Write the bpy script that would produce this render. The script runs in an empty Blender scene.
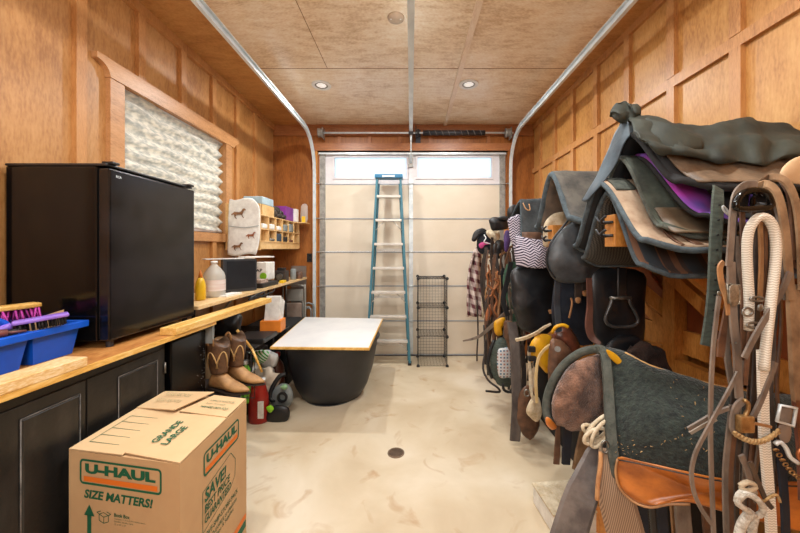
import bpy, bmesh, math, random
from mathutils import Vector, Matrix, noise
random.seed(7)
C = bpy.context.scene.collection
F, VX, VY, CH = 325.0, 411.0, 249.0, 1.45     # survey of the room: focal length, vanishing point, eye height
def P(u, v, Y): return Vector(((u-VX)*Y/F, Y, CH+(VY-v)*Y/F))
def PZ(u, v, Z):
    Y = (CH-Z)*F/(v-VY); return P(u, v, Y)

# ------------------------------------------------------------------ materials
def lin(c):
    r = []
    for x in c[:3]:
        x = x/255.0
        r.append(x/12.92 if x <= .04045 else ((x+.055)/1.055)**2.4)
    return (r[0], r[1], r[2], 1)
MATS = {}
def mat(name, c1, c2=None, rough=.6, metal=0, scale=(8, 8, 8), detail=5, bump=0.0, bscale=60, lo=.35, hi=.65, sheen=0, coat=0, wave=None, spec=.5):
    """two tones of the same stuff mixed by stretched noise, with optional bump"""
    if name in MATS: return MATS[name]
    m = bpy.data.materials.new(name); m.use_nodes = True; MATS[name] = m
    nt = m.node_tree; N = nt.nodes; L = nt.links
    b = N['Principled BSDF']; b.inputs['Roughness'].default_value = rough; b.inputs['Metallic'].default_value = metal
    b.inputs['Specular IOR Level'].default_value = spec
    if sheen: b.inputs['Sheen Weight'].default_value = sheen
    if coat: b.inputs['Coat Weight'].default_value = coat; b.inputs['Coat Roughness'].default_value = .15
    tc = N.new('ShaderNodeTexCoord'); mp = N.new('ShaderNodeMapping'); mp.inputs['Scale'].default_value = scale
    L.new(tc.outputs['Object'], mp.inputs['Vector'])
    if c2 is None: c2 = tuple(x*.85 for x in c1)
    nz = N.new('ShaderNodeTexNoise'); nz.inputs['Scale'].default_value = 1; nz.inputs['Detail'].default_value = detail
    nz.inputs['Roughness'].default_value = .6
    L.new(mp.outputs['Vector'], nz.inputs['Vector'])
    rp = N.new('ShaderNodeValToRGB'); rp.color_ramp.elements[0].position = lo; rp.color_ramp.elements[1].position = hi
    rp.color_ramp.elements[0].color = lin(c2); rp.color_ramp.elements[1].color = lin(c1)
    L.new(nz.outputs['Fac'], rp.inputs['Fac']); L.new(rp.outputs['Color'], b.inputs['Base Color'])
    if bump:
        n2 = N.new('ShaderNodeTexNoise'); n2.inputs['Scale'].default_value = bscale; n2.inputs['Detail'].default_value = 4
        L.new(tc.outputs['Object'], n2.inputs['Vector'])
        bp = N.new('ShaderNodeBump'); bp.inputs['Strength'].default_value = bump; bp.inputs['Distance'].default_value = .01
        L.new(n2.outputs['Fac'], bp.inputs['Height']); L.new(bp.outputs['Normal'], b.inputs['Normal'])
    return m
def plywood(name, dark, mid, light, sc, rough=.42, streak=.5, coat=0):
    """rotary-cut fir plywood: cathedral grain from distorted bands, fine pores and broad stain patches"""
    m = bpy.data.materials.new(name); m.use_nodes = True; MATS[name] = m
    nt = m.node_tree; N = nt.nodes; L = nt.links; b = N['Principled BSDF']; b.inputs['Roughness'].default_value = rough
    if coat: b.inputs['Coat Weight'].default_value = coat; b.inputs['Coat Roughness'].default_value = .25
    tc = N.new('ShaderNodeTexCoord'); mp = N.new('ShaderNodeMapping'); mp.inputs['Scale'].default_value = sc
    L.new(tc.outputs['Object'], mp.inputs['Vector'])
    n1 = N.new('ShaderNodeTexNoise'); n1.inputs['Scale'].default_value = 1; n1.inputs['Detail'].default_value = 2; n1.inputs['Distortion'].default_value = .6
    L.new(mp.outputs['Vector'], n1.inputs['Vector'])
    mu = N.new('ShaderNodeMath'); mu.operation = 'MULTIPLY'; mu.inputs[1].default_value = 26
    L.new(n1.outputs['Fac'], mu.inputs[0])
    sn = N.new('ShaderNodeMath'); sn.operation = 'SINE'; L.new(mu.outputs[0], sn.inputs[0])
    n2 = N.new('ShaderNodeTexNoise'); n2.inputs['Scale'].default_value = 9; n2.inputs['Detail'].default_value = 6
    L.new(mp.outputs['Vector'], n2.inputs['Vector'])
    n3 = N.new('ShaderNodeTexNoise'); n3.inputs['Scale'].default_value = 1.7; n3.inputs['Detail'].default_value = 3
    L.new(tc.outputs['Object'], n3.inputs['Vector'])
    def m2(op, a, bv):
        x = N.new('ShaderNodeMath'); x.operation = op; L.new(a, x.inputs[0])
        if isinstance(bv, float): x.inputs[1].default_value = bv
        else: L.new(bv, x.inputs[1])
        return x.outputs[0]
    v = m2('MULTIPLY', sn.outputs[0], .10*streak)
    v = m2('ADD', v, m2('MULTIPLY', n2.outputs['Fac'], .9*streak))
    v = m2('ADD', v, m2('MULTIPLY', n3.outputs['Fac'], .55))
    mp4 = N.new('ShaderNodeMapping'); mp4.inputs['Scale'].default_value = tuple(28*q for q in sc); L.new(tc.outputs['Object'], mp4.inputs['Vector'])
    n4 = N.new('ShaderNodeTexNoise'); n4.inputs['Scale'].default_value = 1.3; n4.inputs['Detail'].default_value = 3; L.new(mp4.outputs[0], n4.inputs['Vector'])
    v = m2('ADD', v, m2('MULTIPLY', n4.outputs['Fac'], .7))
    v = m2('ADD', v, -(.45*streak+.275+.35)+.5)
    rp = N.new('ShaderNodeValToRGB'); e = rp.color_ramp.elements
    e[0].position = .25; e[0].color = lin(dark); e[1].position = .8; e[1].color = lin(light)
    x = e.new(.5); x.color = lin(mid)
    L.new(v, rp.inputs['Fac']); L.new(rp.outputs['Color'], b.inputs['Base Color'])
    bp = N.new('ShaderNodeBump'); bp.inputs['Strength'].default_value = .12; bp.inputs['Distance'].default_value = .004
    L.new(n2.outputs['Fac'], bp.inputs['Height']); L.new(bp.outputs['Normal'], b.inputs['Normal'])
    return m
WALL = plywood('wall_plywood', (150, 98, 50), (176, 124, 70), (192, 142, 88), (2.6, 2.6, .8))
WALLR = plywood('right_wall_plywood', (156, 100, 44), (186, 132, 70), (202, 152, 90), (2.6, 2.6, .8))
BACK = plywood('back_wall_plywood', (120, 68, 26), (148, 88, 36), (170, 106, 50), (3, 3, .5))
BATT = plywood('batten_wood', (152, 98, 50), (182, 126, 72), (198, 144, 88), (6, 6, 1))
CASE = plywood('casing_wood', (158, 108, 64), (188, 136, 88), (202, 150, 102), (6, 1.2, 6))
CEIL = plywood('ceiling_plywood', (200, 168, 130), (230, 208, 178), (244, 232, 214), (1.2, 3.4, 3), rough=.32, streak=.7)
STRIP = plywood('ceiling_strip_wood', (205, 176, 146), (226, 204, 180), (238, 222, 204), (6, 1, 6))
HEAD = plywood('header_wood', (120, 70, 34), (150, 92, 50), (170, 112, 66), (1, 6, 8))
TRIMR = plywood('header_trim_wood', (136, 82, 46), (162, 102, 60), (180, 122, 78), (1, 6, 8))
RACKW = plywood('rack_lumber', (160, 98, 36), (192, 126, 56), (212, 150, 80), (5, 5, 1.2))
PINE = plywood('pine_lumber', (196, 142, 62), (224, 176, 92), (238, 204, 140), (7, 1, 7), streak=.8)
PLYT = plywood('counter_plywood', (150, 92, 44), (182, 120, 62), (206, 152, 90), (3, 1, 3))
DESK = plywood('desk_plywood', (196, 156, 104), (220, 184, 132), (236, 208, 164), (3, 1, 3))
CUBBY = plywood('cubby_birch', (206, 160, 98), (226, 184, 124), (238, 204, 152), (3, 3, 2))
CARD = mat('cardboard', (202, 166, 122), (192, 154, 112), rough=.8, scale=(3, 3, 3))
CARD2 = mat('cardboard_inner', (208, 176, 134), (198, 164, 122), rough=.8, scale=(3, 3, 3))
INKG = mat('green_ink', (18, 92, 62), (18, 92, 62), rough=.7)
INKO = mat('orange_ink', (226, 116, 30), (226, 116, 30), rough=.7)
BLKG = mat('glossy_black_enamel', (9, 9, 10), (14, 13, 13), rough=.14, scale=(5, 5, 5), spec=.35)
BLKD = mat('smudged_black_door', (10, 10, 12), (26, 25, 28), rough=.18, scale=(4, 4, 5), detail=8, lo=.45, hi=.6, spec=.45)
CABB = mat('black_painted_wood', (24, 23, 22), (44, 41, 38), rough=.42, scale=(9, 9, 3), detail=9, lo=.32, hi=.5, bump=.1)
BLKP = mat('black_plastic', (22, 22, 24), (30, 30, 33), rough=.45)
TUBM = mat('black_rubber_tub', (34, 36, 40), (44, 46, 52), rough=.42, scale=(4, 4, 6), bump=.05, bscale=20)
BLUE = mat('blue_plastic', (14, 92, 214), (10, 80, 192), rough=.38)
WHITE = mat('white_plastic', (232, 232, 230), (214, 214, 212), rough=.5)
BOARD = mat('white_board_top', (226, 226, 226), (212, 212, 214), rough=.35, scale=(3, 3, 3))
PAPER = mat('white_paper', (236, 234, 228), (214, 210, 204), rough=.8, scale=(20, 20, 20))
GALV = mat('galvanised_steel', (220, 226, 228), (196, 204, 208), rough=.35, metal=.2, scale=(14, 6, 14))
GALD = mat('dull_hinge_steel', (168, 166, 160), (136, 134, 130), rough=.45, metal=.45, scale=(20, 20, 20))
STEEL = mat('steel_hardware', (150, 148, 142), (110, 106, 100), rough=.35, metal=.8, scale=(30, 30, 30))
DOORM = mat('cream_door_steel', (220, 208, 190), (210, 197, 177), rough=.45, scale=(1.5, 1, 2.5))
DOORJ = mat('grey_door_joint', (166, 170, 176), (140, 144, 150), rough=.5)
DOORF = mat('white_window_frame', (224, 220, 222), (212, 208, 212), rough=.5)
SPRG = mat('black_spring', (40, 40, 44), (58, 58, 64), rough=.45, metal=.3)
SPRS = mat('spring_stripe', (120, 116, 116), (100, 96, 96), rough=.5)
LADD = mat('teal_fibreglass', (62, 120, 136), (50, 104, 120), rough=.45, scale=(10, 10, 4))
LADB = mat('blue_ladder_cap', (44, 120, 160), (36, 104, 142), rough=.4)
ALUM = mat('aluminium_tread', (214, 208, 200), (184, 178, 170), rough=.4, metal=.3, scale=(10, 40, 40))
WIRE = mat('black_wire', (36, 34, 36), (28, 27, 28), rough=.45)
def floor_mat():
    m = bpy.data.materials.new('stained_concrete'); m.use_nodes = True
    nt = m.node_tree; N = nt.nodes; L = nt.links; b = N['Principled BSDF']; b.inputs['Roughness'].default_value = .55
    tc = N.new('ShaderNodeTexCoord')
    def nz(s, d, dist=0):
        n = N.new('ShaderNodeTexNoise'); n.inputs['Scale'].default_value = s; n.inputs['Detail'].default_value = d
        n.inputs['Distortion'].default_value = dist; L.new(tc.outputs['Object'], n.inputs['Vector']); return n
    a = nz(1.6, 6, .4); r = N.new('ShaderNodeValToRGB'); e = r.color_ramp.elements
    e[0].position = .3; e[0].color = lin((184, 162, 132)); e[1].position = .66; e[1].color = lin((216, 202, 180))
    x = e.new(.48); x.color = lin((202, 184, 156))
    L.new(a.outputs['Fac'], r.inputs['Fac'])
    c = nz(5, 8, .8); r2 = N.new('ShaderNodeValToRGB'); f = r2.color_ramp.elements
    f[0].position = .60; f[0].color = (0, 0, 0, 1); f[1].position = .72; f[1].color = (1, 1, 1, 1)
    L.new(c.outputs['Fac'], r2.inputs['Fac'])
    mx = N.new('ShaderNodeMix'); mx.data_type = 'RGBA'; mx.inputs['B'].default_value = lin((170, 132, 92))
    sc = N.new('ShaderNodeMath'); sc.operation = 'MULTIPLY'; sc.inputs[1].default_value = .6
    L.new(r2.outputs['Color'], sc.inputs[0]); L.new(sc.outputs[0], mx.inputs['Factor']); L.new(r.outputs['Color'], mx.inputs['A'])
    L.new(mx.outputs['Result'], b.inputs['Base Color'])
    g = nz(60, 4); bp = N.new('ShaderNodeBump'); bp.inputs['Strength'].default_value = .1; bp.inputs['Distance'].default_value = .005
    L.new(g.outputs['Fac'], bp.inputs['Height']); L.new(bp.outputs['Normal'], b.inputs['Normal'])
    return m
FLOOR = floor_mat()
# leathers and cloths
LBR = mat('brown_leather', (112, 78, 56), (70, 46, 34), rough=.5, scale=(14, 14, 14), bump=.15)
LDK = mat('dark_leather', (66, 56, 50), (38, 32, 30), rough=.5, scale=(14, 14, 14), bump=.15)
LGR = mat('grey_worn_leather', (134, 120, 108), (92, 80, 72), rough=.55, scale=(18, 18, 8), bump=.2)
LTN = mat('tan_leather', (178, 132, 88), (136, 94, 58), rough=.55, scale=(12, 12, 12), bump=.15)
LOR = mat('orange_saddle_leather', (196, 116, 46), (112, 56, 24), rough=.35, scale=(5, 5, 9), bump=.08, coat=.2, lo=.3, hi=.6)
LRB = mat('reddish_brown_leather', (112, 62, 44), (64, 36, 28), rough=.35, scale=(16, 16, 16), bump=.1, coat=.2)
SUED = mat('tan_suede', (160, 130, 98), (112, 86, 62), rough=.9, scale=(16, 16, 10), bump=.25)
BLKL = mat('black_leather', (32, 34, 38), (18, 19, 22), rough=.36, scale=(9, 9, 9), bump=.08)
BLK2 = mat('dusty_black_leather', (78, 82, 86), (36, 38, 42), rough=.42, scale=(7, 7, 7), bump=.1)
NAVY = mat('navy_cloth', (28, 34, 48), (16, 19, 28), rough=.8, scale=(9, 9, 9), bump=.3, bscale=30)
DARK = mat('black_cloth', (30, 29, 30), (18, 17, 18), rough=.85, scale=(9, 9, 9), bump=.3, bscale=30)
FELT = mat('green_felt', (48, 56, 50), (22, 28, 26), rough=.95, scale=(40, 40, 40), bump=.9, bscale=90, sheen=.2)
FELTE = mat('grey_green_binding', (86, 88, 80), (58, 62, 56), rough=.9, scale=(30, 30, 30), bump=.4, bscale=200)
FLEECE = mat('brown_fleece', (150, 112, 92), (74, 52, 44), rough=1, scale=(11, 11, 11), bump=1.0, bscale=120, sheen=.3, lo=.38, hi=.62)
CREAM = mat('cream_fleece', (222, 208, 182), (188, 168, 136), rough=1, scale=(20, 20, 20), bump=.9, bscale=100)
CANV = mat('dark_green_canvas', (58, 61, 52), (36, 40, 36), rough=.75, scale=(6, 6, 6), bump=.15, bscale=40)
CANB = mat('blue_grey_canvas', (78, 92, 102), (52, 60, 68), rough=.55, scale=(6, 6, 6), bump=.15, bscale=40)
BIND = mat('slate_binding', (80, 92, 98), (56, 64, 70), rough=.85, scale=(30, 30, 30), bump=.3)
PADT = mat('tan_pad_top', (176, 154, 130), (142, 116, 94), rough=.85, scale=(12, 12, 12), bump=.2)
PADG = mat('grey_green_pad', (72, 78, 68), (46, 50, 44), rough=.9, scale=(14, 14, 14), bump=.3)
PADB = mat('brown_pad_leather', (134, 112, 90), (84, 68, 54), rough=.55, scale=(12, 12, 12), bump=.15)
PADW = mat('worn_brown_grey_pad', (98, 92, 84), (60, 58, 56), rough=.85, scale=(10, 10, 10), bump=.3)
PURP = mat('purple_fleece', (150, 76, 190), (118, 60, 170), rough=.9, scale=(8, 8, 8), bump=.2)
MAGE = mat('magenta_bristle', (206, 68, 176), (160, 44, 136), rough=.7, scale=(60, 60, 60))
PURPL = mat('purple_plastic', (150, 116, 216), (132, 98, 200), rough=.4)
YEL = mat('yellow_vinyl', (222, 166, 26), (196, 138, 16), rough=.45, scale=(10, 10, 10))
YELB = mat('yellow_plastic', (230, 190, 40), (214, 170, 24), rough=.4)
ROPEW = mat('white_braid', (226, 220, 208), (176, 164, 146), rough=.9, scale=(60, 60, 90), bump=.9, bscale=220)
ROPE2 = mat('cream_cord', (216, 202, 176), (176, 158, 130), rough=.85, scale=(40, 40, 40), bump=.4)
JUTE = mat('jute_twine', (196, 164, 116), (150, 116, 72), rough=.95, scale=(60, 60, 60), bump=.6, bscale=200)
GRNS = mat('green_nylon_webbing', (82, 92, 84), (60, 68, 62), rough=.8, scale=(30, 30, 90), bump=.2)
GRNB = mat('green_nylon', (62, 98, 76), (44, 72, 56), rough=.8, scale=(20, 20, 20))
RED = mat('red_plastic', (156, 32, 22), (132, 24, 18), rough=.35)
LIME = mat('lime_plastic', (150, 214, 40), (130, 196, 30), rough=.45)
GREEN = mat('green_plastic', (50, 150, 60), (36, 126, 50), rough=.45)
GREY = mat('grey_plastic', (140, 146, 146), (116, 122, 122), rough=.45)
GREYM = mat('grey_folding_metal', (150, 146, 138), (130, 126, 118), rough=.45, scale=(5, 5, 5))
TANB = mat('tan_western_leather', (180, 136, 86), (128, 88, 50), rough=.6, scale=(10, 10, 10), bump=.15)
BRNB = mat('brown_boot_shaft', (108, 76, 50), (64, 42, 28), rough=.5, scale=(14, 14, 14), bump=.3, bscale=50)
SOLE = mat('dark_boot_sole', (52, 40, 34), (40, 30, 26), rough=.6)
PINK = mat('pink_cloth', (196, 70, 130), (160, 50, 104), rough=.8)
PURC = mat('purple_cloth', (90, 60, 120), (62, 42, 92), rough=.8)
PURB = mat('purple_card_box', (134, 50, 148), (112, 40, 130), rough=.5)
BLUC = mat('clear_blue_plastic', (176, 200, 212), (150, 176, 190), rough=.3)
ORG = mat('orange_plastic', (226, 130, 40), (206, 112, 26), rough=.5)
ORGW = mat('orange_rope', (160, 98, 56), (112, 68, 40), rough=.9, scale=(40, 40, 40), bump=.3)
FOIL = mat('grey_wall_paint', (128, 116, 106), (116, 104, 96), rough=.7)
BIRD = mat('worn_brown_print', (150, 110, 78), (110, 76, 50), rough=.8)
RIBM = mat('mohair_cinch', (164, 132, 104), (124, 94, 72), rough=.95, scale=(120, 120, 8), bump=.6, bscale=120)

def pattern_mat(name, kind):
    m = bpy.data.materials.new(name); m.use_nodes = True; nt = m.node_tree; N = nt.nodes; L = nt.links
    b = N['Principled BSDF']; b.inputs['Roughness'].default_value = .85
    tc = N.new('ShaderNodeTexCoord'); sp = N.new('ShaderNodeSeparateXYZ'); L.new(tc.outputs['Object'], sp.inputs[0])
    def M(op, a, bv=None):
        x = N.new('ShaderNodeMath'); x.operation = op
        for i, q in enumerate((a, bv)):
            if q is None: continue
            if isinstance(q, (int, float)): x.inputs[i].default_value = q
            else: L.new(q, x.inputs[i])
        return x.outputs[0]
    def mixc(f, a, bb):
        x = N.new('ShaderNodeMix'); x.data_type = 'RGBA'; L.new(f, x.inputs['Factor'])
        for k, q in (('A', a), ('B', bb)):
            if isinstance(q, tuple): x.inputs[k].default_value = lin(q)
            else: L.new(q, x.inputs[k])
        return x.outputs['Result']
    X, Y, Z = sp.outputs[0], sp.outputs[1], sp.outputs[2]
    if kind == 'plaid':
        s = M('ADD', X, M('MULTIPLY', Z, .25))
        a = M('GREATER_THAN', M('SINE', M('MULTIPLY', s, 90)), .1); c = M('GREATER_THAN', M('SINE', M('ADD', M('MULTIPLY', Z, 62), M('MULTIPLY', X, 18))), .1)
        f = M('MULTIPLY', M('ADD', a, c), .5); col = mixc(f, (206, 190, 182), (96, 44, 52))
    elif kind == 'chevron':
        s = M('ADD', X, Y)
        z = M('ABSOLUTE', M('SUBTRACT', M('FRACT', M('MULTIPLY', s, 22)), .5))
        f = M('GREATER_THAN', M('SINE', M('ADD', M('MULTIPLY', Z, 330), M('MULTIPLY', z, 14))), 0)
        col = mixc(f, (196, 188, 200), (44, 34, 56))
    elif kind == 'mesh':
        f1 = M('SINE', M('MULTIPLY', M('ADD', X, Y), 420)); f2 = M('SINE', M('MULTIPLY', Z, 420))
        f = M('GREATER_THAN', M('MULTIPLY', f1, f2), .1); col = mixc(f, (38, 36, 34), (82, 78, 70))
    elif kind == 'stripes':
        f1 = M('GREATER_THAN', M('SINE', M('MULTIPLY', X, 95)), .25); f2 = M('GREATER_THAN', M('SINE', M('ADD', M('MULTIPLY', X, 41), 1)), .3)
        col = mixc(f2, mixc(f1, (58, 44, 38), (104, 70, 48)), (44, 48, 52))
    elif kind == 'squares':
        f1 = M('GREATER_THAN', M('SINE', M('MULTIPLY', X, 230)), -.1); f2 = M('GREATER_THAN', M('SINE', M('MULTIPLY', Z, 230)), -.1)
        f = M('MULTIPLY', f1, f2); nz = N.new('ShaderNodeTexNoise'); nz.inputs['Scale'].default_value = 24
        L.new(tc.outputs['Object'], nz.inputs['Vector'])
        g = M('GREATER_THAN', nz.outputs['Fac'], .5)
        col = mixc(f, (206, 206, 208), mixc(g, (70, 110, 136), (170, 122, 110)))
    elif kind == 'stitch':
        f = M('GREATER_THAN', M('SINE', M('MULTIPLY', X, 70)), .9); col = mixc(f, (198, 172, 146), (108, 80, 64))
        f2 = M('GREATER_THAN', M('SINE', M('MULTIPLY', Z, 160)), .6); f3 = M('MULTIPLY', f2, M('GREATER_THAN', M('SINE', M('MULTIPLY', X, 27)), .55))
        col = mixc(f3, col, (112, 100, 88))
    elif kind == 'pinkpurple':
        r = N.new('ShaderNodeValToRGB'); e = r.color_ramp.elements; e[0].position = .4; e[1].position = .6
        e[0].color = lin((104, 72, 160)); e[1].color = lin((166, 54, 160))
        nz = N.new('ShaderNodeTexNoise'); nz.inputs['Scale'].default_value = 6; L.new(tc.outputs['Object'], nz.inputs['Vector'])
        L.new(nz.outputs['Fac'], r.inputs['Fac']); col = r.outputs['Color']
    elif kind == 'braid':
        f = M('GREATER_THAN', M('SINE', M('ADD', M('MULTIPLY', Z, 850), M('MULTIPLY', M('ABSOLUTE', M('SINE', M('MULTIPLY', X, 260))), 2.5))), .1); col = mixc(f, (196, 186, 170), (228, 222, 210))
    elif kind == 'ribs':
        f = M('SINE', M('MULTIPLY', M('SUBTRACT', X, M('MULTIPLY', Z, .28)), 900)); col = mixc(M('GREATER_THAN', f, .2), (158, 132, 108), (118, 94, 74))
    elif kind == 'greencheck':
        f = M('GREATER_THAN', M('SINE', M('MULTIPLY', M('ADD', X, Z), 190)), 0); col = mixc(f, (70, 158, 66), (226, 232, 220))
    L.new(col, b.inputs['Base Color']); return m
PLAID = pattern_mat('plaid_flannel', 'plaid'); CHEV = pattern_mat('chevron_weave', 'chevron'); MESH = pattern_mat('black_mesh', 'mesh')
STRP = pattern_mat('striped_weave', 'stripes'); SQRS = pattern_mat('square_print', 'squares'); STIT = pattern_mat('stitched_tan_pad', 'stitch')
PNKP = pattern_mat('purple_pink_lining', 'pinkpurple'); BRAID = pattern_mat('braided_white_rope', 'braid'); RIBS = pattern_mat('ribbed_mohair', 'ribs'); GCHK = pattern_mat('green_checked_bag', 'greencheck')
def translucent(name, col, mix, rough=.8, bands=False):
    m = bpy.data.materials.new(name); m.use_nodes = True; nt = m.node_tree; N = nt.nodes; L = nt.links
    N.remove(N['Principled BSDF']); o = N['Material Output']
    d = N.new('ShaderNodeBsdfDiffuse'); t = N.new('ShaderNodeBsdfTranslucent'); x = N.new('ShaderNodeMixShader')
    x.inputs[0].default_value = mix; L.new(d.outputs[0], x.inputs[1]); L.new(t.outputs[0], x.inputs[2]); L.new(x.outputs[0], o.inputs[0])
    d.inputs[0].default_value = lin(col); t.inputs[0].default_value = lin(col)
    if bands:
        tc = N.new('ShaderNodeTexCoord'); mp = N.new('ShaderNodeMapping'); mp.inputs['Scale'].default_value = (4, 4, 9)
        nz = N.new('ShaderNodeTexNoise'); nz.inputs['Scale'].default_value = 5; nz.inputs['Detail'].default_value = 6
        L.new(tc.outputs['Object'], mp.inputs[0]); L.new(mp.outputs[0], nz.inputs['Vector'])
        r = N.new('ShaderNodeValToRGB'); e = r.color_ramp.elements; e[0].position = .35; e[1].position = .62
        e[0].color = lin((190, 190, 184)); e[1].color = lin((240, 234, 222)); L.new(nz.outputs['Fac'], r.inputs['Fac'])
        L.new(r.outputs['Color'], d.inputs[0]); L.new(r.outputs['Color'], t.inputs[0])
    return m
FROST = translucent('frosted_window_pane', (225, 236, 244), .9)
SHADE = translucent('pleated_shade_paper', (240, 236, 226), .38, bands=True)
def clear(name, col, rough=.05, alpha=.35):
    m = bpy.data.materials.new(name); m.use_nodes = True; b = m.node_tree.nodes['Principled BSDF']
    b.inputs['Base Color'].default_value = lin(col); b.inputs['Roughness'].default_value = rough; b.inputs['Alpha'].default_value = alpha
    return m
CLEAR = clear('clear_bottle_plastic', (216, 214, 206), alpha=.55)
BAGC = clear('clear_plastic_bag', (214, 206, 200), rough=.2, alpha=.4)
def lampmat():
    m = bpy.data.materials.new('lit_lamp_lens'); m.use_nodes = True; b = m.node_tree.nodes['Principled BSDF']
    b.inputs['Base Color'].default_value = (.9, .9, .9, 1); b.inputs['Emission Color'].default_value = (1, .95, .88, 1); b.inputs['Emission Strength'].default_value = .4
    return m
LAMP = lampmat()

# ------------------------------------------------------------------ mesh tools
class MB:
    def __init__(s): s.v = []; s.f = []; s.sm = []
    def add(s, vs, fs, smooth=False):
        n = len(s.v); s.v += [Vector(q) for q in vs]
        for f in fs: s.f.append([n+i for i in f]); s.sm.append(smooth)
        return s
    def box(s, a, b, bev=0.0):
        a = Vector(a); b = Vector(b)
        lo = Vector([min(a[i], b[i]) for i in range(3)]); hi = Vector([max(a[i], b[i]) for i in range(3)])
        if bev <= 0:
            vs = [(x, y, z) for x in (lo.x, hi.x) for y in (lo.y, hi.y) for z in (lo.z, hi.z)]
            return s.add(vs, [(0, 1, 3, 2), (4, 6, 7, 5), (0, 4, 5, 1), (2, 3, 7, 6), (0, 2, 6, 4), (1, 5, 7, 3)])
        bm = bmesh.new(); bmesh.ops.create_cube(bm, size=1)
        for v in bm.verts: v.co = Vector([lo[i]+(v.co[i]+.5)*(hi[i]-lo[i]) for i in range(3)])
        bev = min(bev, *[(hi[i]-lo[i])*.45 for i in range(3)])
        bmesh.ops.bevel(bm, geom=bm.edges[:], offset=bev, segments=2, affect='EDGES', profile=.5)
        bm.verts.index_update()
        s.add([v.co for v in bm.verts], [[v.index for v in f.verts] for f in bm.faces], False); bm.free(); return s
    def obox(s, o, ex, ey, ez, a, b, bev=0):      # box a..b in the local frame o, ex, ey, ez
        n = len(s.v); s.box(a, b, bev)
        for i in range(n, len(s.v)):
            q = s.v[i]; s.v[i] = Vector(o)+Vector(ex)*q.x+Vector(ey)*q.y+Vector(ez)*q.z
        return s
    def tube(s, pts, r, n=8, smooth=3, closed=False, taper=None):
        pts = [Vector(p) for p in pts]
        if smooth > 1 and len(pts) > 2: pts = crom(pts, smooth, closed)
        m = len(pts); rings = []; up = None
        for i in range(m):
            if closed: t = pts[(i+1) % m]-pts[i-1]
            else: t = pts[min(i+1, m-1)]-pts[max(i-1, 0)]
            t = t.normalized() if t.length > 1e-9 else Vector((0, 0, 1))
            if up is None: up = t.orthogonal().normalized()
            up = (up-t*up.dot(t)); up = up.normalized() if up.length > 1e-6 else t.orthogonal().normalized()
            w = t.cross(up); rr = r if taper is None else r*taper(i/(m-1))
            rings.append([pts[i]+up*math.cos(2*math.pi*k/n)*rr+w*math.sin(2*math.pi*k/n)*rr for k in range(n)])
        vs = [q for R in rings for q in R]; fs = []
        for i in range(m if closed else m-1):
            for k in range(n):
                a = i*n+k; b = i*n+(k+1) % n; c = ((i+1) % m)*n+(k+1) % n; d = ((i+1) % m)*n+k
                fs.append((a, b, c, d))
        if not closed: fs += [tuple(range(n))[::-1], tuple((m-1)*n+k for k in range(n))]
        return s.add(vs, fs, True)
    def ribbon(s, pts, w, t=.004, face=(0, -1, 0), smooth=4, widths=None):
        pts = [Vector(p) for p in pts]; k0 = len(pts)
        if smooth > 1 and k0 > 2: pts = crom(pts, smooth)
        m = len(pts); vs = []; fc = Vector(face)
        for i in range(m):
            tg = (pts[min(i+1, m-1)]-pts[max(i-1, 0)]).normalized()
            f = fc-tg*fc.dot(tg)
            if f.length < 1e-3: f = tg.orthogonal()
            f.normalize(); wd = tg.cross(f).normalized()
            ww = w
            if widths:
                q = i/(m-1)*(len(widths)-1); j = min(int(q), len(widths)-2); ww = w*(widths[j]*(1-q+j)+widths[j+1]*(q-j))
            for a, b in ((-1, -.35), (-.8, 1), (.8, 1), (1, -.35), (.8, -1), (-.8, -1)):
                vs.append(pts[i]+wd*a*ww/2+f*b*t/2)
        n = 6; fs = []
        for i in range(m-1):
            for k in range(n): fs.append((i*n+k, i*n+(k+1) % n, (i+1)*n+(k+1) % n, (i+1)*n+k))
        fs += [tuple(range(n))[::-1], tuple((m-1)*n+k for k in range(n))]
        return s.add(vs, fs, False)
    def lathe(s, o, prof, n=32, sx=1, sy=1, cap=True):
        o = Vector(o); vs = []; fs = []; m = len(prof)
        for r, z in prof:
            for k in range(n):
                a = 2*math.pi*k/n; vs.append(o+Vector((math.cos(a)*r*sx, math.sin(a)*r*sy, z)))
        for i in range(m-1):
            for k in range(n): fs.append((i*n+k, i*n+(k+1) % n, (i+1)*n+(k+1) % n, (i+1)*n+k))
        if cap: fs += [tuple(range(n))[::-1], tuple((m-1)*n+k for k in range(n))]
        return s.add(vs, fs, True)
    def disc(s, o, nrm, r, t, n=28, r2=None):
        nrm = Vector(nrm).normalized(); a = nrm.orthogonal().normalized(); b = nrm.cross(a); vs = []
        for h in (0, t):
            for k in range(n):
                q = 2*math.pi*k/n; vs.append(Vector(o)+nrm*h+a*math.cos(q)*r+b*math.sin(q)*r)
        if r2 is None:
            fs = [tuple(range(n))[::-1], tuple(range(n, 2*n))]+[(k, (k+1) % n, n+(k+1) % n, n+k) for k in range(n)]
            return s.add(vs, fs)
        for h in (0, t):
            for k in range(n):
                q = 2*math.pi*k/n; vs.append(Vector(o)+nrm*h+a*math.cos(q)*r2+b*math.sin(q)*r2)
        fs = []
        for k in range(n):
            j = (k+1) % n
            fs += [(k, j, n+j, n+k), (2*n+j, 2*n+k, 3*n+k, 3*n+j), (n+k, n+j, 3*n+j, 3*n+k), (j, k, 2*n+k, 2*n+j)]
        return s.add(vs, fs)
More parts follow.
